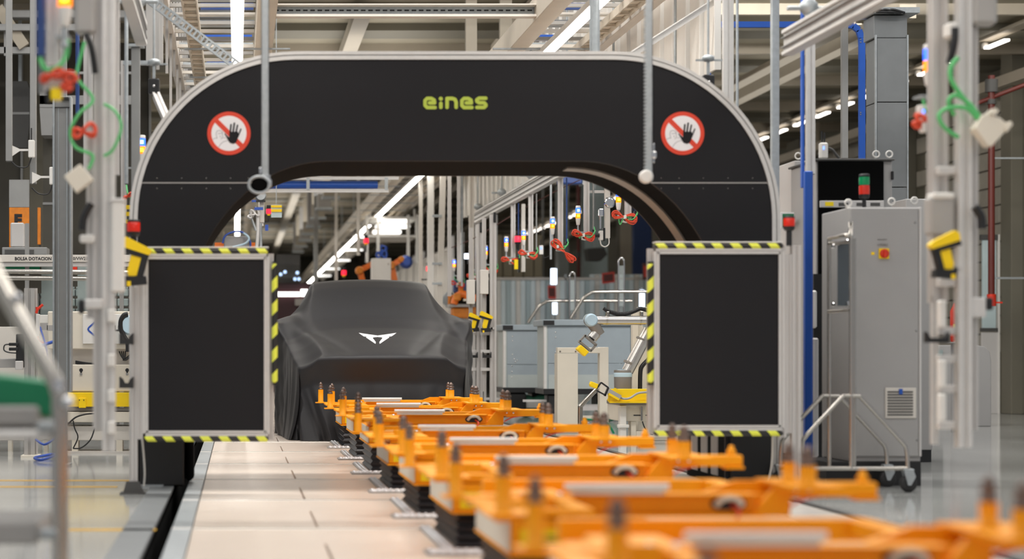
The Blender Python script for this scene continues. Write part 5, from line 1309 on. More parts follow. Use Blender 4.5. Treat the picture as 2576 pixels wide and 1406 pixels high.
obj('hose_rib', mb, 'black', ho)['kind'] = 'stuff'
obj('lower_hose', MB().tube([P(1610, 978, Yr2), P(1611, 935, Yr2), P(1616, 920, Yr2), P(1630, 905, Yr2), P(1645, 885, Yr2)], .022, 10), 'black', rb)
gp = thing('gripper_tool', P(1520, 985, Y-.1), 'small yellow pad gripper tool lying at the left end of the yellow tray', 'tool')
mb = MB(); yy = Y-.1
mb.beam(P(1512, 962, yy), P(1500, 978, yy), .05, .01).beam(P(1500, 982, yy), P(1523, 994, yy), .05, .012).beam(P(1530, 975, yy), P(1521, 996, yy), .05, .014).beam(P(1512, 962, yy), P(1530, 975, yy), .05, .012)
obj('frame', mb, 'black', gp)
mb = MB().prism([(X(1483, yy), Z(966, yy)), (X(1486, yy), Z(959, yy)), (X(1504, yy), Z(966, yy)), (X(1500, yy), Z(978, yy)), (X(1484, yy), Z(972, yy))], yy-.04, yy+.04); obj('pad', mb, 'yellow', gp, bevel=.006)
obj('actuator', MB().beam(P(1528, 982, yy), P(1560, 1000, yy), .05, .045), 'plate_grey', gp)
obj('actuator_base', MB().beam(P(1530, 990, yy), P(1556, 1005, yy), .055, .02), 'yellow', gp)

# ================================================================ LEFT MACHINE CELL
Y = 17.6
t = thing('machine_cell', (X(255, Y), Y, 0), 'cream machine cell with white logo plate and yellow beam left of the arch', 'machine')
obj('upper_panel', MB().box(X(120, Y), X(400, Y), Y, Y+.6, Z(878, Y), Z(783, Y), .008), 'cream', t)
obj('recess', MB().box(X(150, Y), X(398, Y), Y+.1, Y+.55, Z(917, Y), Z(878, Y)), 'white_panel', t)
obj('lower_panel', MB().box(X(120, Y), X(400, Y), Y+.0, Y+.6, Z(985, Y), Z(917, Y), .008), 'cream', t)
lp = obj('logo_plate', MB().pbox(208, 790, 330, 865, Y-.02, .02, .004), 'white', t)
mb = MB(); ypl = Y-.02
def pp(a, b): return (X(a, Y), Z(b, Y))
stroke(mb, [pp(238, 811), pp(224, 824), pp(222, 828), pp(224, 832), pp(238, 844)], .015, ypl, .003)
obj('logo_mark', mb, 'led_blue' if False else 'cable_blue', lp)
mb = MB(); stroke(mb, [pp(290, 820), pp(290, 831), pp(299, 831), pp(299, 820)], .014, ypl, .003); obj('logo_letter', mb, 'dark_grey', lp)
for px in (204, 320):
    obj('keyhole', MB().lathe((X(px, Y), Y-.002, Z(931, Y)), [(.017, .003), (.017, 0)], 14, 'Y').pbox(px-2, 932, px+2, 938, Y-.003, .003), 'black', t)
    obj('key_bolt', MB().lathe((X(px, Y), Y-.004, Z(941, Y)), [(.012, .003), (.012, -.004)], 12, 'Y'), 'steel', t)
obj('yellow_beam', MB().box(X(165, Y), X(400, Y), Y-.03, Y+.02, Z(1023, Y), Z(987, Y), .004), 'yellow', t)
obj('beam_bracket', MB().pbox(198, 1001, 216, 1026, Y-.05, .02, .003), 'yellow', t)
for dx in (201, 212): obj('bracket_hole', MB().lathe((X(dx, Y), Y-.052, Z(1006, Y)), [(.005, .001), (.005, -.001)], 8, 'Y'), 'black', t)
obj('under_rail', MB().box(X(165, Y), X(400, Y), Y+.0, Y+.3, Z(1034, Y), Z(1027, Y)), 'robot_grey', t)
obj('base_beam', MB().box(X(165, Y), X(400, Y), Y-.02, Y+.4, Z(1062, Y), Z(1036, Y), .005), 'cream', t)
obj('lower_beam', MB().box(X(150, Y), X(400, Y), Y+.02, Y+.4, Z(1108, Y), Z(1072, Y), .005), 'white_panel', t)
for px in (188, 300, 385): obj('foot', MB().box(X(px-8, Y), X(px+8, Y), Y+.02, Y+.2, 0, Z(1105, Y)+.0, .004), 'cream', t)
obj('foot_plate', MB().box(X(150, Y), X(395, Y), Y-.02, Y+.4, .0, .02), 'white_panel', t)
mb = MB()
for i in range(5): mb.tube([P(190, 908+i*1.5, Y+.04), P(215, 912+i*2, Y+.02), P(240, 914+i*1.5, Y+.04), P(262, 910+i*2, Y+.08)], .006, 5)
for i in range(4): mb.tube([P(300+i*5, 884, Y+.06), P(306+i*3, 897, Y+.02), P(316-i*2, 906, Y+.02), P(330, 896-i*2, Y+.06)], .006, 5)
obj('cable_bundle', mb, 'black', t)
obj('loose_cable', MB().tube([P(170, 1068, Y-.05), P(190, 1050, Y-.06), P(215, 1042, Y-.06), P(238, 1040, Y-.04)], .008, 6).tube([P(184, 1128, Y-.04), P(205, 1126, Y-.06), P(228, 1105, Y-.06), P(240, 1070, Y-.04)], .006, 6).tube([P(184, 1058, Y-.03), P(188, 1078, Y-.04), P(196, 1100, Y-.04), P(184, 1128, Y-.04)], .006, 6), 'black', t)
# robot behind the cell
rb = thing('industrial_robot', P(330, 825, Y-.2), 'light blue robot joint with black corrugated hose just left of the guard panel', 'robot')
c = P(327, 818, Y-.25); obj('joint_cap', MB().lathe(c, [(.07, -.01), (.085, .01), (.09, .06), (.09, .16)], 24, 'Y'), 'light_blue', rb)
hb_ = obj('corrugated_hose', MB().tube([P(322, 790, Y-.25), P(312, 793, Y-.25), P(304, 808, Y-.25), P(305, 830, Y-.25), P(313, 848, Y-.25), P(321, 862, Y-.25), P(322, 885, Y-.25)], .022, 10), 'black', rb)
obj('arm_tube', MB().cyl(P(334, 820, Y-.15), P(352, 980, Y-.12), .05, n=16).box(X(345, Y), X(380, Y), Y-.24, Y-.06, .0, Z(980, Y)), 'robot_tube', rb)
# wide galvanised column in front of the cell
Yc = 15.6
t = thing('steel_column', (X(158, Yc), Yc, 0), 'wide grey sheet steel column standing left of the arch', 'column')
obj('face', MB().box(X(138, Yc), X(178, Yc), Yc, Yc+.12, Z(985, Yc), Z(243, Yc), .003), 'mid_grey', t)
obj('fold', MB().box(X(133, Yc), X(138, Yc), Yc-.03, Yc+.12, Z(985, Yc), Z(243, Yc), .002).box(X(176, Yc), X(180, Yc), Yc-.03, Yc+.12, Z(985, Yc), Z(243, Yc), .002), 'galv', t)
obj('rib', MB().box(X(146, Yc), X(148, Yc), Yc-.006, Yc, Z(985, Yc), Z(272, Yc)).box(X(167, Yc), X(170, Yc), Yc-.008, Yc, Z(985, Yc), Z(272, Yc)), 'galv', t)
obj('joint_line', MB().pbox(134, 269, 176, 271, Yc-.01, .01), 'black', t)
obj('inner_post', MB().box(X(150, Yc), X(168, Yc), Yc+.03, Yc+.1, 0, Z(985, Yc)), 'mid_grey', t)
obj('base_plate', MB().box(X(140, Yc), X(176, Yc), Yc-.05, Yc+.2, 0, .02), 'galv', t)
obj('upper_clip', MB().pbox(154, 244, 172, 251, Yc-.03, .03), 'black', t)
obj('hanger', MB().box(X(150, Yc), X(166, Yc), Yc+.04, Yc+.1, Z(243, Yc), 5.42), 'mid_grey', t)
# machine bits left of the column
Ym = 17.0
t = thing('profile_frame', (X(75, Ym), Ym, 0), 'grey profile frame with black sensors and blue cables at the left', 'frame')
obj('post', MB().strut(P(75, 725, Ym), (X(75, Ym), Ym, 0), .09, .07), 'plate_grey', t)
obj('post', MB().strut(P(88, 725, Ym+.05), (X(88, Ym), Ym+.05, 0), .04, .04), 'alu', t)
obj('actuator', MB().pbox(90, 790, 100, 845, Ym-.05, .05, .004), 'alu_bright', t)
obj('red_hook', MB().tube([P(91, 788, Ym-.03), P(95, 778, Ym-.03), P(108, 766, Ym-.03)], .012, 6).tube([P(93, 785, Ym-.03), P(92, 772, Ym-.03)], .01, 6), 'red', t)
obj('red_cable', MB().tube([P(95, 846, Ym-.02), P(99, 856, Ym-.03), P(110, 862, Ym-.04), P(126, 862, Ym-.04)], .008, 6), 'red', t)
obj('blue_cable', MB().tube([P(100, 822, Ym-.02), P(106, 840, Ym-.04), P(114, 865, Ym-.05), P(118, 885, Ym-.05), P(122, 910, Ym-.02)], .009, 6).tube([P(100, 872, Ym-.04), P(120, 864, Ym-.05), P(140, 858, Ym-.04)], .014, 6), 'cable_blue', t)
obj('sensor_box', MB().pbox(40, 840, 60, 925, Ym-.08, .06, .006).pbox(22, 862, 46, 870, Ym-.09, .04, .004).pbox(22, 874, 46, 882, Ym-.09, .04, .004), 'black', t)
obj('sensor_cable', MB().tube([P(24, 866, Ym-.08), P(12, 868, Ym-.1), P(10, 880, Ym-.1), P(20, 886, Ym-.1), P(40, 888, Ym-.08)], .006, 6), 'black', t)
obj('clamp', MB().pbox(38, 908, 58, 930, Ym-.1, .05, .005), 'alu', t)
obj('cross_beam', MB().pbox(-40, 902, 40, 925, Ym-.03, .06, .004), 'plate_grey', t)
obj('side_bracket', MB().pbox(100, 812, 120, 830, Ym-.02, .05).pbox(118, 818, 134, 832, Ym-.02, .05), 'plate_grey', t)
obj('foot', MB().box(X(56, Ym), X(100, Ym), Ym-.12, Ym+.15, 0, .02), 'cream', t)
t = thing('machine_enclosure', (X(60, 18), 18, 0), 'white machine wall panel at the left edge behind the profile frame', 'panel')
for a, b in ((-120, -6), (-4, 132)): obj('sheet', MB().pbox(a, 822, b, 1108 if a else 1108, 18, .03, .004), 'white_panel', t)
obj('upper_sheet', MB().pbox(100, 792, 134, 818, 18, .03, .003), 'white', t)
for a in (-110, 20, 110): obj('foot', MB().box(X(a, 18), X(a+10, 18), 18, 18.1, 0, Z(1106, 18)), 'cream', t)
t = thing('cable_pile', (X(100, 16.4), 16.4, 0), 'loop of blue cable lying on the floor by the machine feet', 'cable')
obj('loop', MB().tube([(X(88, 16.4), 16.4, .02), (X(110, 16.4), 16.2, .02), (X(135, 16.4), 16.5, .04), (X(118, 16.4), 16.9, .03), (X(96, 16.4), 16.8, .02), (X(84, 16.4), 16.6, .02)], .012, 6, True).tube([P(90, 1106, 16.5), P(110, 1118, 16.4), P(128, 1110, 16.4), P(140, 1100, 16.5)], .01, 6), 'cable_blue', t)
# shelf beam with writing, rail tubes, crates
Ys = 20.0
t = thing('label_beam', (X(160, Ys), Ys, Z(660, Ys)), 'long pale shelf beam with black lettering at the left', 'shelf')
obj('beam', MB().box(X(-60, Ys), X(335, Ys), Ys, Ys+.06, Z(659, Ys), Z(641, Ys), .003), 'white_panel', t)
obj('lower_lip', MB().box(X(-60, Ys), X(335, Ys), Ys+.02, Ys+.1, Z(670, Ys), Z(660, Ys)), 'alu', t)
text('BOLSA DOTACION', .046, 'black', (X(37, Ys), Ys-.002, Z(654.5, Ys)), t, depth=.001, bold=.0012, sx=.93)
text('10/VW210', .044, 'dark_grey', (X(178, Ys), Ys-.002, Z(654, Ys)), t, depth=.001, bold=.0008)
for px in (-50, 60, 328): obj('upright', MB().box(X(px, Ys), X(px, Ys)+.04, Ys+.1, Ys+.14, 0, Z(560, Ys)), 'mid_grey', t)
t = thing('roller_rails', (X(100, 19.5), 19.5, Z(700, 19.5)), 'pair of shiny tubes running under the lettered shelf beam', 'rail')
for py, dy in ((686, 0), (702, 0)): obj('tube', MB().cyl(P(-60, py-4, 19.5+dy), P(335, py, 19.5+dy), .025, n=12), 'steel', t)
for px in (-50, 300): obj('stand', MB().box(X(px, 19.5), X(px, 19.5)+.04, 19.53, 19.57, 0, Z(680, 19.5)), 'mid_grey', t)
t = thing('monitor_board', P(55, 664, 20.6), 'dark green display board under the lettered shelf beam', 'display')
obj('board', MB().pbox(8, 668, 104, 738, 20.6, .03, .004), 'wall_dark', t)
obj('screen', MB().pbox(12, 670, 100, 684, 20.59, .01), 'green', t)
obj('side_plate', MB().pbox(104, 664, 134, 800, 20.6, .03).pbox(195, 664, 225, 800, 20.6, .03), 'crate', t)
obj('red_tag', MB().pbox(182, 668, 194, 684, 20.58, .01), 'red', t)
obj('stand', MB().box(X(106, 20.6), X(130, 20.6), 20.62, 20.65, 0, Z(800, 20.6)), 'crate', t)
kk = 0
crt = thing('crate_rack', (X(160, 21), 21, 0), 'low rack of grey green crates behind the steel column', 'rack')
obj('shelf', MB().pbox(95, 797, 330, 801, 21, .3).box(X(95, 21), X(98, 21), 21, 21.3, 0, Z(720, 21)).box(X(326, 21), X(330, 21), 21, 21.3, 0, Z(720, 21)), 'mid_grey', crt)
for r_ in range(3):
    for c_ in range(15):
        px = 100+c_*15; py = 722+r_*25
        b = MB().pbox(px, py+4, px+13, py+23, 21.02, .2, .008)
        if r_ == 0: b.pbox(px+1.5, py-1, px+5.5, py+4, 21.02, .05).pbox(px+7.5, py-1, px+11.5, py+4, 21.02, .05)
        obj('crate_tray', b, 'crate', crt)
t = thing('orange_board', P(50, 600, 23), 'orange board with a black letter at the far left', 'sign')
obj('board', MB().pbox(23, 522, 73, 622, 23, .04, .004), 'orange_dark', t)
obj('board', MB().pbox(94, 522, 102, 615, 23.1, .04, .004), 'orange_dark', t)
text('E', .17, 'black', (X(36, 23), 22.998, Z(566, 23)), t, depth=.001, bold=.012)
obj('upper_sheet', MB().pbox(23, 452, 73, 521, 23, .04), 'mid_grey', t)
obj('post', MB().box(X(23, 23), X(26, 23), 23.04, 23.08, 0, Z(452, 23)).box(X(70, 23), X(73, 23), 23.04, 23.08, 0, Z(452, 23)).box(X(95, 23), X(101, 23), 23.14, 23.16, 0, Z(522, 23)).box(X(23, 23), X(101, 23), 23.08, 23.12, .3, .35), 'dark_grey', t)
t = thing('white_housing', P(42, 622, 20.72), 'white rounded housing in front of the orange board', 'housing')
obj('box', MB().pbox(26, 560, 60, 622, 20.72, .12, .012), 'cab_grey_light', t); obj('bracket', MB().pbox(38, 618, 50, 622.5, 20.73, .04), 'galv', t)
t = thing('control_desk', P(60, 650, 21), 'grey control unit with dark grille above the lettered beam', 'unit')
obj('box', MB().pbox(5, 622, 118, 641, 20.7, .3, .006), 'mid_grey', t); obj('grille', MB().pbox(12, 628, 85, 640, 20.69, .01), 'dark_grey', t)
obj('shelf', MB().pbox(-10, 641, 125, 645, 20.1, 1.0), 'mid_grey', t)
# dark machines / ducts higher up on the left
for (a, b, y0, y1, Yy, m, lb) in ((22, 74, 204, 372, 25.5, 'dark_grey', 'dark crumpled duct panel high at the left'), (108, 136, 330, 700, 25, 'wall_dark', 'dark hanging duct behind the wide steel column'), (100, 135, 200, 340, 24.5, 'mid_grey', 'grey conical hopper hanging high at the left')):
    t = thing('duct', ((X(a, Yy)+X(b, Yy))/2, Yy, Z(y1, Yy)), lb, 'duct')
    x0, x1, z0, z1 = X(a, Yy), X(b, Yy), Z(y1, Yy), Z(y0, Yy); q = (x1-x0)*.12
    obj('shell', MB().prism([(x0+q, z0), (x1-q, z0), (x1, z0+.3), (x1, z1-.1), (x1-q, z1), (x0+q, z1), (x0, z1-.1), (x0, z0+.3)], Yy, Yy+.4), m, t)
    obj('hanger', MB().box((x0+x1)/2-.02, (x0+x1)/2+.02, Yy+.1, Yy+.14, z1, RZ), 'galv', t)
    obj('seam', MB().box(x0, x1, Yy-.01, Yy+.41, (z0+z1)/2, (z0+z1)/2+.03), 'mid_grey', t)
t = thing('roof_truss', (-3, 25, 4.6), 'dark steel truss high at the left edge', 'truss')
obj('chord', MB().box(-7, .0, 24.4, 24.6, 5.0, 5.1, .01).pbox(-60, 60, 290, 76, 24.2, .1), 'mid_grey', t)
obj('diagonal', MB().beam(P(-5, 20, 24.3), P(62, 118, 24.3), .1, .14), 'roof_beam', t)
for px in (10, 120): obj('drop', MB().pbox(px, -60, px+8, 140, 24.3, .05), 'mid_grey', t)
obj('lower_chord', MB().pbox(-60, 118, 130, 134, 24.3, .1).pbox(130, 180, 345, 186, 24.4, .05).pbox(100, 240, 345, 262, 24.5, .05), 'mid_grey', t)
# ================================================================ FOREGROUND CART (bottom left, very blurred)
Yk = 6.6
t = thing('foreground_cart', (X(80, Yk), Yk, 0), 'very blurred steel tube cart with green bin at the lower left corner', 'cart')
obj('tube', MB().tube([P(-60, 600, Yk), P(0, 722, Yk), P(125, 945, Yk), P(140, 978, Yk), P(146, 1010, Yk), P(148, 1100, Yk), (X(148, Yk), Yk, .02)], .024, 12, False, 5), 'steel', t)
obj('tube', MB().tube([P(-60, 560, Yk+.5), P(0, 690, Yk+.5), P(140, 940, Yk+.5), P(156, 975, Yk+.5), P(158, 1040, Yk+.5), (X(158, Yk+.5), Yk+.5, .02)], .018, 12, False, 5), 'steel', t)
obj('joint', MB().pbox(30, 735, 52, 765, Yk-.04, .06, .015).pbox(132, 950, 160, 990, Yk-.04, .07, .015).lathe(P(170, 1012, Yk-.03), [(.012, -.02), (.024, -.01), (.024, .02), (.012, .03)], 12, 'Y'), 'chrome', t)
obj('green_bin', MB().prism([(X(-80, Yk), Z(938, Yk)), (X(108, Yk), Z(962, Yk)), (X(128, Yk), Z(985, Yk)), (X(132, Yk), Z(1055, Yk)), (X(95, Yk), Z(1050, Yk)), (X(88, Yk), Z(1038, Yk)), (X(-80, Yk), Z(1018, Yk))], Yk+.1, Yk+.45), 'green', t, bevel=.01)
obj('white_tray', MB().box(X(-80, Yk), X(92, Yk), Yk+.05, Yk+.5, Z(1072, Yk), Z(1022, Yk), .01), 'plate_grey', t)
obj('shelf_rail', MB().box(X(-80, Yk), X(134, Yk), Yk-.01, Yk+.5, Z(1106, Yk), Z(1082, Yk), .01), 'alu_bright', t)
obj('blue_clamp', MB().pbox(92, 1058, 140, 1086, Yk-.03, .06, .01).pbox(98, 1330, 146, 1358, Yk-.03, .06, .01), 'galv', t)
obj('lower_tray', MB().box(X(-80, Yk), X(96, Yk), Yk+.0, Yk+.5, Z(1370, Yk), Z(1312, Yk), .01), 'plate_grey', t)
obj('foot', MB().lathe((X(148, Yk), Yk, 0), [(.03, 0), (.03, .02)], 12).lathe((X(158, Yk+.5), Yk+.5, 0), [(.03, 0), (.03, .02)], 12), 'galv', t)
# holders on the left guard post
for py, n_ in ((858, 'upper'), (968, 'lower')):
    Yy = 12.5; x0, x1 = X(300, Yy), X(334, Yy)
    tag(obj('fork_holder', MB().prism([(x0, Z(py+8, Yy)), (x1, Z(py+8, Yy)), (x1, Z(py-20, Yy)), (x1-.018, Z(py-14, Yy)), (x1-.03, Z(py-4, Yy)), (x0+.03, Z(py-4, Yy)), (x0+.018, Z(py-14, Yy)), (x0, Z(py-20, Yy))], Yy, Yy+.12), 'rubber', None, (x0, Yy, Z(py+8, Yy))), n_+' black fork-shaped holder on the post left of the guard panel', 'holder', 'black fork holders')

# ================================================================ FAR BACKGROUND THROUGH THE ARCH
Yb_ = 37
t = thing('robot_cabinet', (X(960, Yb_), Yb_, 0), 'white square control box high behind the covered car roof', 'cabinet')
obj('box', MB().pbox(935, 650, 984, 708, Yb_, .25, .01), 'white', t); obj('lock', MB().pbox(975, 662, 979, 666, Yb_-.01, .01), 'steel', t)
obj('stand', MB().box(X(950, Yb_), X(970, Yb_), Yb_+.05, Yb_+.2, -.05, Z(708, Yb_)), 'cab_grey', t)
obj('blue_cable', loops(loops(MB(), P(960, 640, Yb_+.1), .1, .12, .015, 4, 3, .2), P(962, 630, Yb_+.1), .1, .1, .012, 4, 9, 1.2), 'cable_blue', t)
Yb2 = 38
def farrobot(px, py, s, lb, blue=True, fl=1):
    t = thing('far_robot', P(px, py+60, Yb2), lb, 'robot', 'orange robots behind the car')
    obj('upper_link', MB().beam(P(px, py, Yb2), P(px+fl*32, py-16, Yb2), .10, .10), 'orange_robot', t)
    obj('lower_link', MB().beam(P(px, py, Yb2), P(px+fl*10, py+40, Yb2), .10, .11), 'orange_robot', t)
    obj('joint', MB().lathe(P(px, py, Yb2-.12), [(.06, 0), (.08, .05), (.08, .2), (.06, .24)], 14, 'Y').lathe(P(px+fl*32, py-16, Yb2-.1), [(.05, 0), (.06, .05), (.06, .2)], 12, 'Y'), 'orange_dark', t)
    obj('base', MB().box(P(px+fl*10, 0, Yb2).x-.15, P(px+fl*10, 0, Yb2).x+.15, Yb2-.15, Yb2+.15, -.05, Z(py+40, Yb2)), 'dark_grey', t)
    if blue: obj('blue_hood', MB().lathe(P(px+fl*48, py-10, Yb2-.1), [(.07, 0), (.12, .08), (.13, .2), (.07, .3)], 16, 'Y'), 'cable_blue', t)
    return t
farrobot(905, 680, 1, 'orange robot left of the white control box behind the car', False, 1)
farrobot(985, 668, 1, 'orange robot with blue hood right of the white control box', True, .8)
for px, py, Yy, lb in ((921, 606, 36, 'red signal light above the orange robots behind the car'), (865, 686, 40, 'small far red signal light left above the car roof'), (1078, 676, 33, 'red signal light above the right corner of the car roof'), (676, 532, 24, 'red signal light with black cap beside the yellow notice')):
    t = thing('red_signal', P(px, py+12, Yy), lb, 'signal lamp', 'red signal lights beyond the arch')
    w_ = 6*Yy/F; c = P(px, py, Yy)
    obj('lens', MB().lathe((c.x, c.y, c.z-w_), [(w_, 0), (w_*1.05, w_), (w_, 2*w_)], 14), 'glow_red', t)
    obj('cap', MB().lathe((c.x, c.y, c.z+w_), [(w_*.85, 0), (w_*.85, w_*1.6)], 12), 'black', t)
    obj('base', MB().lathe((c.x, c.y, c.z-w_*1.7), [(w_*.6, 0), (w_*.7, w_*.7)], 12), 'label_yellow', t)
    obj('stem', MB().cyl((c.x, c.y, c.z-w_*1.7), (c.x, c.y, c.z-w_*4.5), w_*.25, n=8).beam((c.x, c.y, c.z-w_*4.5), (c.x-w_*3, c.y, c.z-w_*4.5), w_*.5, w_*.5), 'black', t)
    hx = c.x-w_*3.2; obj('drop_post', MB().box(hx-.03, hx+.03, Yy, Yy+.06, c.z-w_*6, RZ if Yy > 25 else 3.9), 'white_panel', t)
t = thing('notice_board', P(695, 547, 24.3), 'yellow and grey notice sheet hanging inside the left arch curve', 'sign')
obj('sheet', MB().pbox(682, 515, 709, 547, 24.3, .01), 'wall_pale', t); obj('yellow_band', MB().pbox(682, 516, 709, 522, 24.29, .008), 'yellow', t); obj('yellow_band', MB().pbox(682, 526, 709, 533, 24.29, .008), 'yellow', t)
obj('cord', MB().box(X(694, 24.3), X(696, 24.3), 24.3, 24.31, Z(515, 24.3), RZ), 'galv', t)
# left inner equipment: white drop arm with tubes and grey box
Yh = 23
t = thing('tool_balancer', P(655, 600, Yh), 'white hanging tool arm with tubes and blue clamps inside the left arch curve', 'tool')
obj('column', MB().box(X(653, Yh), X(665, Yh), Yh, Yh+.08, Z(560, Yh), 5.48, .005), 'white_panel', t)
obj('lower_tube', MB().tube([P(648, 540, Yh-.05), P(649, 580, Yh-.05), P(646, 625, Yh-.05)], .022, 10), 'alu_bright', t)
obj('side_tube', MB().cyl(P(628, 535, Yh-.05), P(644, 580, Yh-.05), .014).cyl(P(655, 562, Yh-.02), P(656, 622, Yh-.02), .02), 'galv', t)
obj('air_hose', loops(loops(MB(), P(641, 535, Yh-.08), .05, .08, .007, 4, 4, .3), P(632, 540, Yh-.08), .05, .06, .01, 2, 6, .9), 'alu_bright', t)
obj('blue_clamp', MB().pbox(633, 503, 644, 508, Yh-.1, .04).pbox(640, 521, 662, 528, Yh-.1, .04).pbox(667, 565, 675, 580, Yh-.08, .05), 'cable_blue', t)
obj('cross_bar', MB().pbox(640, 504, 668, 508, Yh-.06, .04), 'black', t)
obj('spool', MB().lathe(P(656, 492, Yh-.06), [(.05, 0), (.065, .02), (.065, .06)], 16, 'Y'), 'galv', t)
Yh = 25
t = thing('control_box', P(595, 620, Yh), 'grey control box with looping blue tubes behind the left guard panel top', 'cabinet')
obj('box', MB().pbox(564, 594, 626, 640, Yh, .25, .008), 'cab_grey', t)
obj('blue_tube', MB().tube([P(560, 612, Yh-.05), P(568, 592, Yh-.05), P(596, 582, Yh-.05), P(620, 590, Yh-.05), P(630, 612, Yh-.05), P(628, 626, Yh-.05)], .012, 8), 'cable_blue', t)
obj('pale_tube', MB().tube([P(612, 586, Yh-.08), P(626, 598, Yh-.08), P(618, 612, Yh-.08), P(585, 622, Yh-.08)], .014, 8), 'light_blue', t)
obj('orange_base', MB().pbox(540, 610, 563, 640, Yh+.02, .2).pbox(630, 610, 645, 640, Yh+.02, .2), 'orange_robot', t)
obj('leg', MB().box(X(580, Yh), X(610, Yh), Yh+.05, Yh+.2, -.05, Z(640, Yh)), 'cab_grey', t)
# dark maroon machine and bars left of the car
Yv = 44
t = thing('dark_portal', (X(735, Yv), Yv, 0), 'dark maroon machine portal left of the covered car with a bright white bar', 'machine')
obj('body', MB().box(X(640, Yv), X(800, Yv), Yv, Yv+.8, -.05, Z(712, Yv), .02), 'maroon', t)
obj('light_bar', MB().pbox(697, 735, 754, 745, Yv-.06, .05), 'lamp_far', t); obj('light_bar', MB().pbox(757, 728, 774, 745, Yv-.06, .05), 'lamp_far', t)
obj('shelf', MB().pbox(690, 690, 752, 697, Yv-.3, .3).pbox(690, 660, 752, 664, Yv-.2, .3).pbox(695, 640, 755, 720, Yv+.5, .05), 'dark_grey', t)
for a, b in ((706, 690), (717, 684), (748, 686), (742, 702), (752, 702)): obj('spot_lamp', MB().lathe(P(a, b, Yv-.35), [(.03, .02), (.035, .0), (.02, -.01)], 12, 'Y').cyl(P(a, b, Yv-.34), P(a, b, Yv-.2), .02), 'glow_spot', t)
obj('side_block', MB().pbox(743, 752, 775, 768, Yv-.3, .3), 'plate_grey', t)
obj('roof_post', MB().box(X(790, Yv), X(800, Yv), Yv, Yv+.2, Z(712, Yv), RZ-.01), 'mid_grey', t)
# stepped grey ducts descending left of the light strip
for i in range(11):
    y = 31+i*3.1; px0 = VX+(1.9*5000/y)
    t = thing('roof_duct', (2.1, y, 3.95), 'pale roof duct left of the diagonal light strip, %s from the arch' % ORD[i], 'duct', 'stepped roof ducts')
    obj('duct', MB().box(1.75, 2.05, y, y+.3, 4.02, RZ-.33, .01), 'roof_beam' if i % 2 else 'plate_grey', t)
    obj('clamp', MB().box(1.72, 2.08, y-.02, y+.32, 4.0, 4.06), 'galv', t)
    obj('roof_rod', MB().box(1.88, 1.92, y+.1, y+.14, RZ-.33, RZ), 'galv', t)
# white posts between car and columns
for a, b, y0, y1, Yy, m, lb in ((1076, 1092, 535, 900, 31, 'white', 'wide white post rising behind the right corner of the car roof'), (1092, 1106, 515, 900, 30.2, 'white_panel', 'leaning pale post with clamps behind the right corner of the car'), (1126, 1135, 500, 745, 28, 'alu', 'thin aluminium strut hanging right of the car roof'), (1150, 1158, 490, 705, 28.5, 'alu', 'second aluminium strut hanging right of the car roof'),
        (1160, 1164, 488, 720, 28.6, 'galv', 'thin pipe beside the second strut right of the car roof'), (1180, 1192, 450, 730, 29.5, 'white_panel', 'white square post hanging left of the twin profile columns')):
    t = thing('background_post', ((X(a, Yy)+X(b, Yy))/2, Yy, max(0, Z(y1, Yy))), lb, 'post')
    zt = 3.86; zb = 0 if y1 >= 900 else Z(y1, Yy); xx = (X(a, Yy)+X(b, Yy))/2; w_ = X(b, Yy)-X(a, Yy)
    if 'leaning' in lb:
        obj('post', MB().beam((xx, Yy, 0), (xx+.1, Yy, zt), w_, w_, (1, 0, 0)), m, t)
        for py in (540, 660, 710): obj('clamp', MB().pbox(a-4, py, b+6, py+6, Yy-w_, .06), 'galv', t)
    else: obj('post', MB().strut((xx, Yy, zb), (xx, Yy, zt), w_, w_) if 'strut' in lb or 'square' in lb else MB().box(xx-w_/2, xx+w_/2, Yy, Yy+w_, zb, zt, .005), m, t)
    obj('head', MB().box(xx-w_, xx+w_*1.6, Yy-.05, Yy+.1, zt, zt+.03), 'galv', t)
    obj('beam_link', MB().box(2.5, xx, Yy, Yy+.04, zt+.03, zt+.07), 'beige', t)
# orange machine right of car
Yo = 33
t = thing('orange_machine', (X(1160, Yo), Yo, 0), 'orange machine of tubes and blocks right of the covered car', 'machine')
obj('lower_block', MB().pbox(1140, 772, 1200, 800, Yo, .4, .02).pbox(1128, 742, 1150, 768, Yo+.1, .3, .02), 'orange_dark', t)
obj('tube', MB().tube([P(1142, 765, Yo-.1), P(1150, 745, Yo-.1), P(1168, 740, Yo-.1), P(1180, 752, Yo-.1), P(1200, 748, Yo-.1)], .06, 10), 'orange_robot', t)
obj('head', MB().pbox(1155, 712, 1166, 745, Yo-.05, .2, .02).pbox(1142, 738, 1160, 756, Yo-.2, .2, .02).pbox(1176, 735, 1192, 762, Yo-.2, .2, .02), 'orange_dark', t)
obj('name_plate', MB().pbox(1166, 752, 1186, 757, Yo-.25, .05), 'cream', t)
obj('blue_tank', MB().cyl(P(1118, 742, Yo+.3), P(1136, 760, Yo+.3), .12, n=14), 'cart_grey', t)
obj('grey_shelf', MB().pbox(1130, 765, 1195, 772, Yo-.1, .6), 'plate_grey', t)
obj('black_block', MB().pbox(1142, 702, 1156, 735, Yo+.1, .2, .01).pbox(1168, 705, 1180, 735, Yo+.2, .1, .01), 'blue_navy', t)
obj('stand', MB().box(X(1140, Yo), X(1198, Yo), Yo+.1, Yo+.3, 0, Z(800, Yo)), 'cab_grey_light', t)
t = thing('red_hose', P(1215, 760, 31.5), 'red curved hose behind the twin profile columns', 'hose')
obj('hose', MB().tube([P(1222, 712, 31.5), P(1221, 735, 31.5), P(1214, 752, 31.5), P(1213, 770, 31.5)], .03, 8), 'red', t)
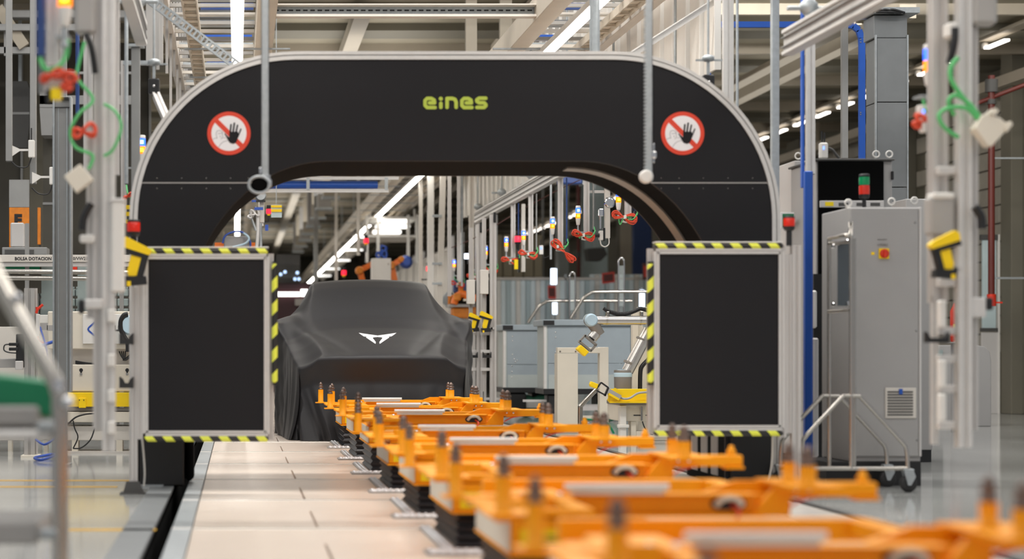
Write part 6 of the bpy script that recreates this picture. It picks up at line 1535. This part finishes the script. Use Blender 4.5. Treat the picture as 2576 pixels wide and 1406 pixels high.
obj('post', MB().box(X(1219, 31.5), X(1224, 31.5), 31.55, 31.6, 0, Z(700, 31.5)), 'cab_grey_light', t)
# partition with pale panels on the right
Yp = 42
t = thing('pale_partition', (X(1440, Yp), Yp, 0), 'pale blue grey partition of vertical panels far behind the bin carts', 'partition')
for i in range(34):
    a = 1236+i*12.4
    obj('panel', MB().pbox(a, 705 if i < 20 else 690, a+11.6, 1000, Yp+.02*(i % 2), .04, .006), ('partition_pale', 'wall_pale', 'partition_pale', 'partition_white')[(i*7) % 4], t)
obj('rail', MB().pbox(1230, 698 if True else 0, 1660, 704, Yp-.05, .1), 'white_panel', t)
for px in (1236, 1420, 1654): obj('post', MB().box(X(px, Yp), X(px+4, Yp), Yp-.05, Yp+.05, 0, Z(690, Yp)), 'galv', t)
Yp = 40.5
for px, y0, y1, rx, col, lb in ((1388, 718, 752, 10, 'red', 'small red sign on the white bollard behind the bin carts'), (1530, 685, 712, 16, 'red', 'tilted red notice hanging behind the bin carts'), (1628, 662, 704, 12, 'pipe_red', 'dark red notice beside the right guard panel edge')):
    t = thing('red_notice', P(px, y1, Yp), lb, 'sign', 'red notices beyond the carts')
    a = .12 if px == 1530 else -.05; w_ = rx
    pts = [(px-w_, y0+w_*a), (px+w_, y0-w_*a), (px+w_+1, y1-w_*a), (px-w_+1, y1+w_*a)]
    obj('sheet', MB().prism([(X(a_, Yp), Z(b_, Yp)) for a_, b_ in pts], Yp, Yp+.02), col, t)
    ins = [(px+(a_-px)*.75, (y0+y1)/2+(b_-(y0+y1)/2)*.65) for a_, b_ in pts]
    obj('print', MB().prism([(X(a_, Yp), Z(b_, Yp)) for a_, b_ in ins], Yp-.004, Yp), 'pipe_red' if col == 'red' else 'red', t)
    obj('holder', MB().box(X(px, Yp)-.02, X(px, Yp)+.02, Yp+.02, Yp+.05, 0, Z(y0+4, Yp)), 'galv', t)
t = thing('light_column', (X(1393, 41), 41, 0), 'bright white glowing column far behind the bin carts', 'lamp')
obj('tube', MB().cyl(P(1393, 715, 41), P(1393, 676, 41), .06, n=12), 'led_white', t); obj('tube', MB().cyl(P(1394, 790, 41), P(1394, 756, 41), .06, n=12), 'led_white', t)
obj('core', MB().cyl((X(1394, 41), 41, 0), P(1393, 676, 41), .04, n=10), 'galv', t)
t = thing('light_column', (X(1615, 41), 41, 0), 'short bright glowing column beside the right guard panel stripes', 'lamp')
obj('tube', MB().cyl(P(1615, 772, 41), P(1615, 730, 41), .05, n=12), 'led_white', t); obj('core', MB().cyl((X(1615, 41), 41.1, 0), P(1615, 725, 41.1), .04, n=10), 'galv', t)
t = thing('roof_mass', (7, 47, 2.5), 'dark olive enclosure hanging behind the signal posts', 'enclosure')
Yx = 46
for i in range(5): obj('enclosure_panel', MB().pbox(1240+i*26, 590, 1264+i*26, 697, Yx, .1, .02), 'enclosure', t)
obj('edge', MB().pbox(1236, 697, 1372, 702, Yx-.1, .3), 'cream', t)
for px in (1242, 1364): obj('leg', MB().box(X(px, Yx), X(px+4, Yx), Yx, Yx+.1, 0, RZ-.01), 'mid_grey', t)
for a, b, y0, m, lb in ((1405, 1432, 560, 'cart_pale', 'pale grey column behind the signal posts'), (1470, 1530, 520, 'wall_pale', 'broad pale column behind the white housing post'), (1560, 1590, 540, 'roof_beam', 'brown grey column near the right inner arch curve'), (1592, 1640, 540, 'blue_navy', 'dark navy column beside the right inner arch curve')):
    Yx = 48+ (a % 5)
    t = thing('hall_column', ((X(a, Yx)+X(b, Yx))/2, Yx, 0), lb, 'column')
    obj('shaft', MB().box(X(a, Yx), X(b, Yx), Yx, Yx+.5, 0, RZ-.16, .02), m, t)
    obj('base', MB().box(X(a-2, Yx), X(b+2, Yx), Yx-.05, Yx+.55, 0, .2, .01), 'mid_grey', t)
t = thing('duct', P(1505, 640, 45), 'dark angular duct hanging behind the tall white housing', 'duct')
obj('shell', MB().prism([(X(1478, 45), Z(625, 45)), (X(1520, 45), Z(622, 45)), (X(1528, 45), Z(640, 45)), (X(1512, 45), Z(656, 45)), (X(1482, 45), Z(655, 45))], 45, 45.5), 'dark_grey', t)
obj('hanger', MB().box(X(1500, 45), X(1502, 45), 45.2, 45.25, Z(625, 45), RZ), 'galv', t)
t = thing('fire_pipe', (X(1455, 44), 44, 0), 'thin dark red pipe behind the signal posts', 'pipe')
obj('riser', MB().cyl((X(1455, 44), 44, 0), (X(1455, 44), 44, 5.15), .04, n=10), 'pipe_red', t)
obj('collar', MB().cyl((X(1455, 44), 44, 3), (X(1455, 44), 44, 3.1), .06, n=10), 'dark_grey', t)
t = thing('access_point', P(1362, 640, 26), 'small white wireless box between the signal posts', 'wireless box', 'white wireless boxes')
obj('body', MB().pbox(1357, 617, 1367, 640, 26, .04, .006), 'white', t); obj('antenna', MB().cyl(P(1360, 617, 26.02), P(1360, 602, 26.02), .006, n=6), 'black', t)
obj('status_led', MB().pbox(1360, 622, 1363, 626, 25.99, .01), 'led_blue', t)
obj('cable', MB().tube([P(1363, 640, 26.02), P(1370, 648, 26.02), P(1384, 643, 26.02)], .005, 6), 'black', t)
obj('strut', MB().box(X(1384, 26), X(1388, 26), 26, 26.04, Z(652, 26), RZ), 'galv', t)
t = thing('thin_wire', P(1300, 560, 27), 'thin red brown wire sagging across the hanging posts', 'wire')
obj('wire', MB().tube([P(1130, 625, 30), P(1190, 600, 29), P(1300, 535, 27), P(1400, 480, 26), P(1460, 452, 25)], .006, 5), 'pipe_red', t)
# blue duct behind the arch right
t = thing('blue_duct', P(1440, 452, 30), 'short blue duct seen just under the arch beam at the right', 'duct')
obj('duct', MB().pbox(1408, 440, 1465, 461, 30, .3, .01), 'blue', t); obj('collar', MB().pbox(1466, 436, 1470, 464, 29.98, .34), 'galv', t)
obj('hanger', MB().box(X(1430, 30), X(1433, 30), 30.1, 30.13, Z(440, 30), RZ), 'galv', t)
# brightly lit white work canopy over the far line
Yl = 41
t = thing('lit_canopy', (X(985, Yl), Yl, Z(600, Yl)), 'overexposed white lamp canopy over the far end of the line', 'ceiling light')
for k_, (p0, p1, q0, q1) in enumerate(((960, 1030, 548, 560), (945, 1032, 564, 574), (938, 1010, 578, 588))): obj('lamp_panel', MB().pbox(p0, q0, p1, q1, Yl+k_*.5, .2, .02), 'lamp_canopy', t)
obj('frame', MB().pbox(925, 545, 1050, 551, Yl-.05, 2.0).pbox(925, 591, 1050, 596, Yl-.05, 2.0), 'white', t)
for px in (920, 948, 1024, 1046): obj('drop_post', MB().pbox(px, 540, px+7, 660, Yl-.1, .1), 'white', t)
for px in (930, 1040): obj('roof_rod', MB().box(X(px, Yl), X(px, Yl)+.04, Yl, Yl+.04, Z(545, Yl), 3.85), 'white', t)
for i in range(5):
    y = 47+i*6
    t = thing('line_lamp', (2.9, y, 3.62), 'bright cross batten over the far line, %s behind the lit canopy' % ORD[i], 'ceiling light', 'battens far behind the car')
    obj('batten', MB().box(2.75, 3.35, y, y+.2, 3.6, 3.64), 'lamp_canopy', t)
    obj('rod', MB().box(3.1, 3.12, y+.1, y+.12, 3.64, RZ-.003), 'galv', t)
# white screens beneath the far section, both sides of the line
for s, x in ((0, 4.6), (1, -.9)):
    t = thing('far_screen', (x, 55, 0), ('row of pale screens along the right side of the far line', 'row of pale screens along the left side of the far line')[s], 'partition')
    for i in range(12):
        y = 43+i*2.2
        obj('screen_panel', MB().box(x, x+.05, y, y+2.1, .1, 3.2, .01), 'white_panel', t)
        obj('post', MB().box(x-.03, x+.08, y-.1, y, 0, 3.4), 'alu', t)
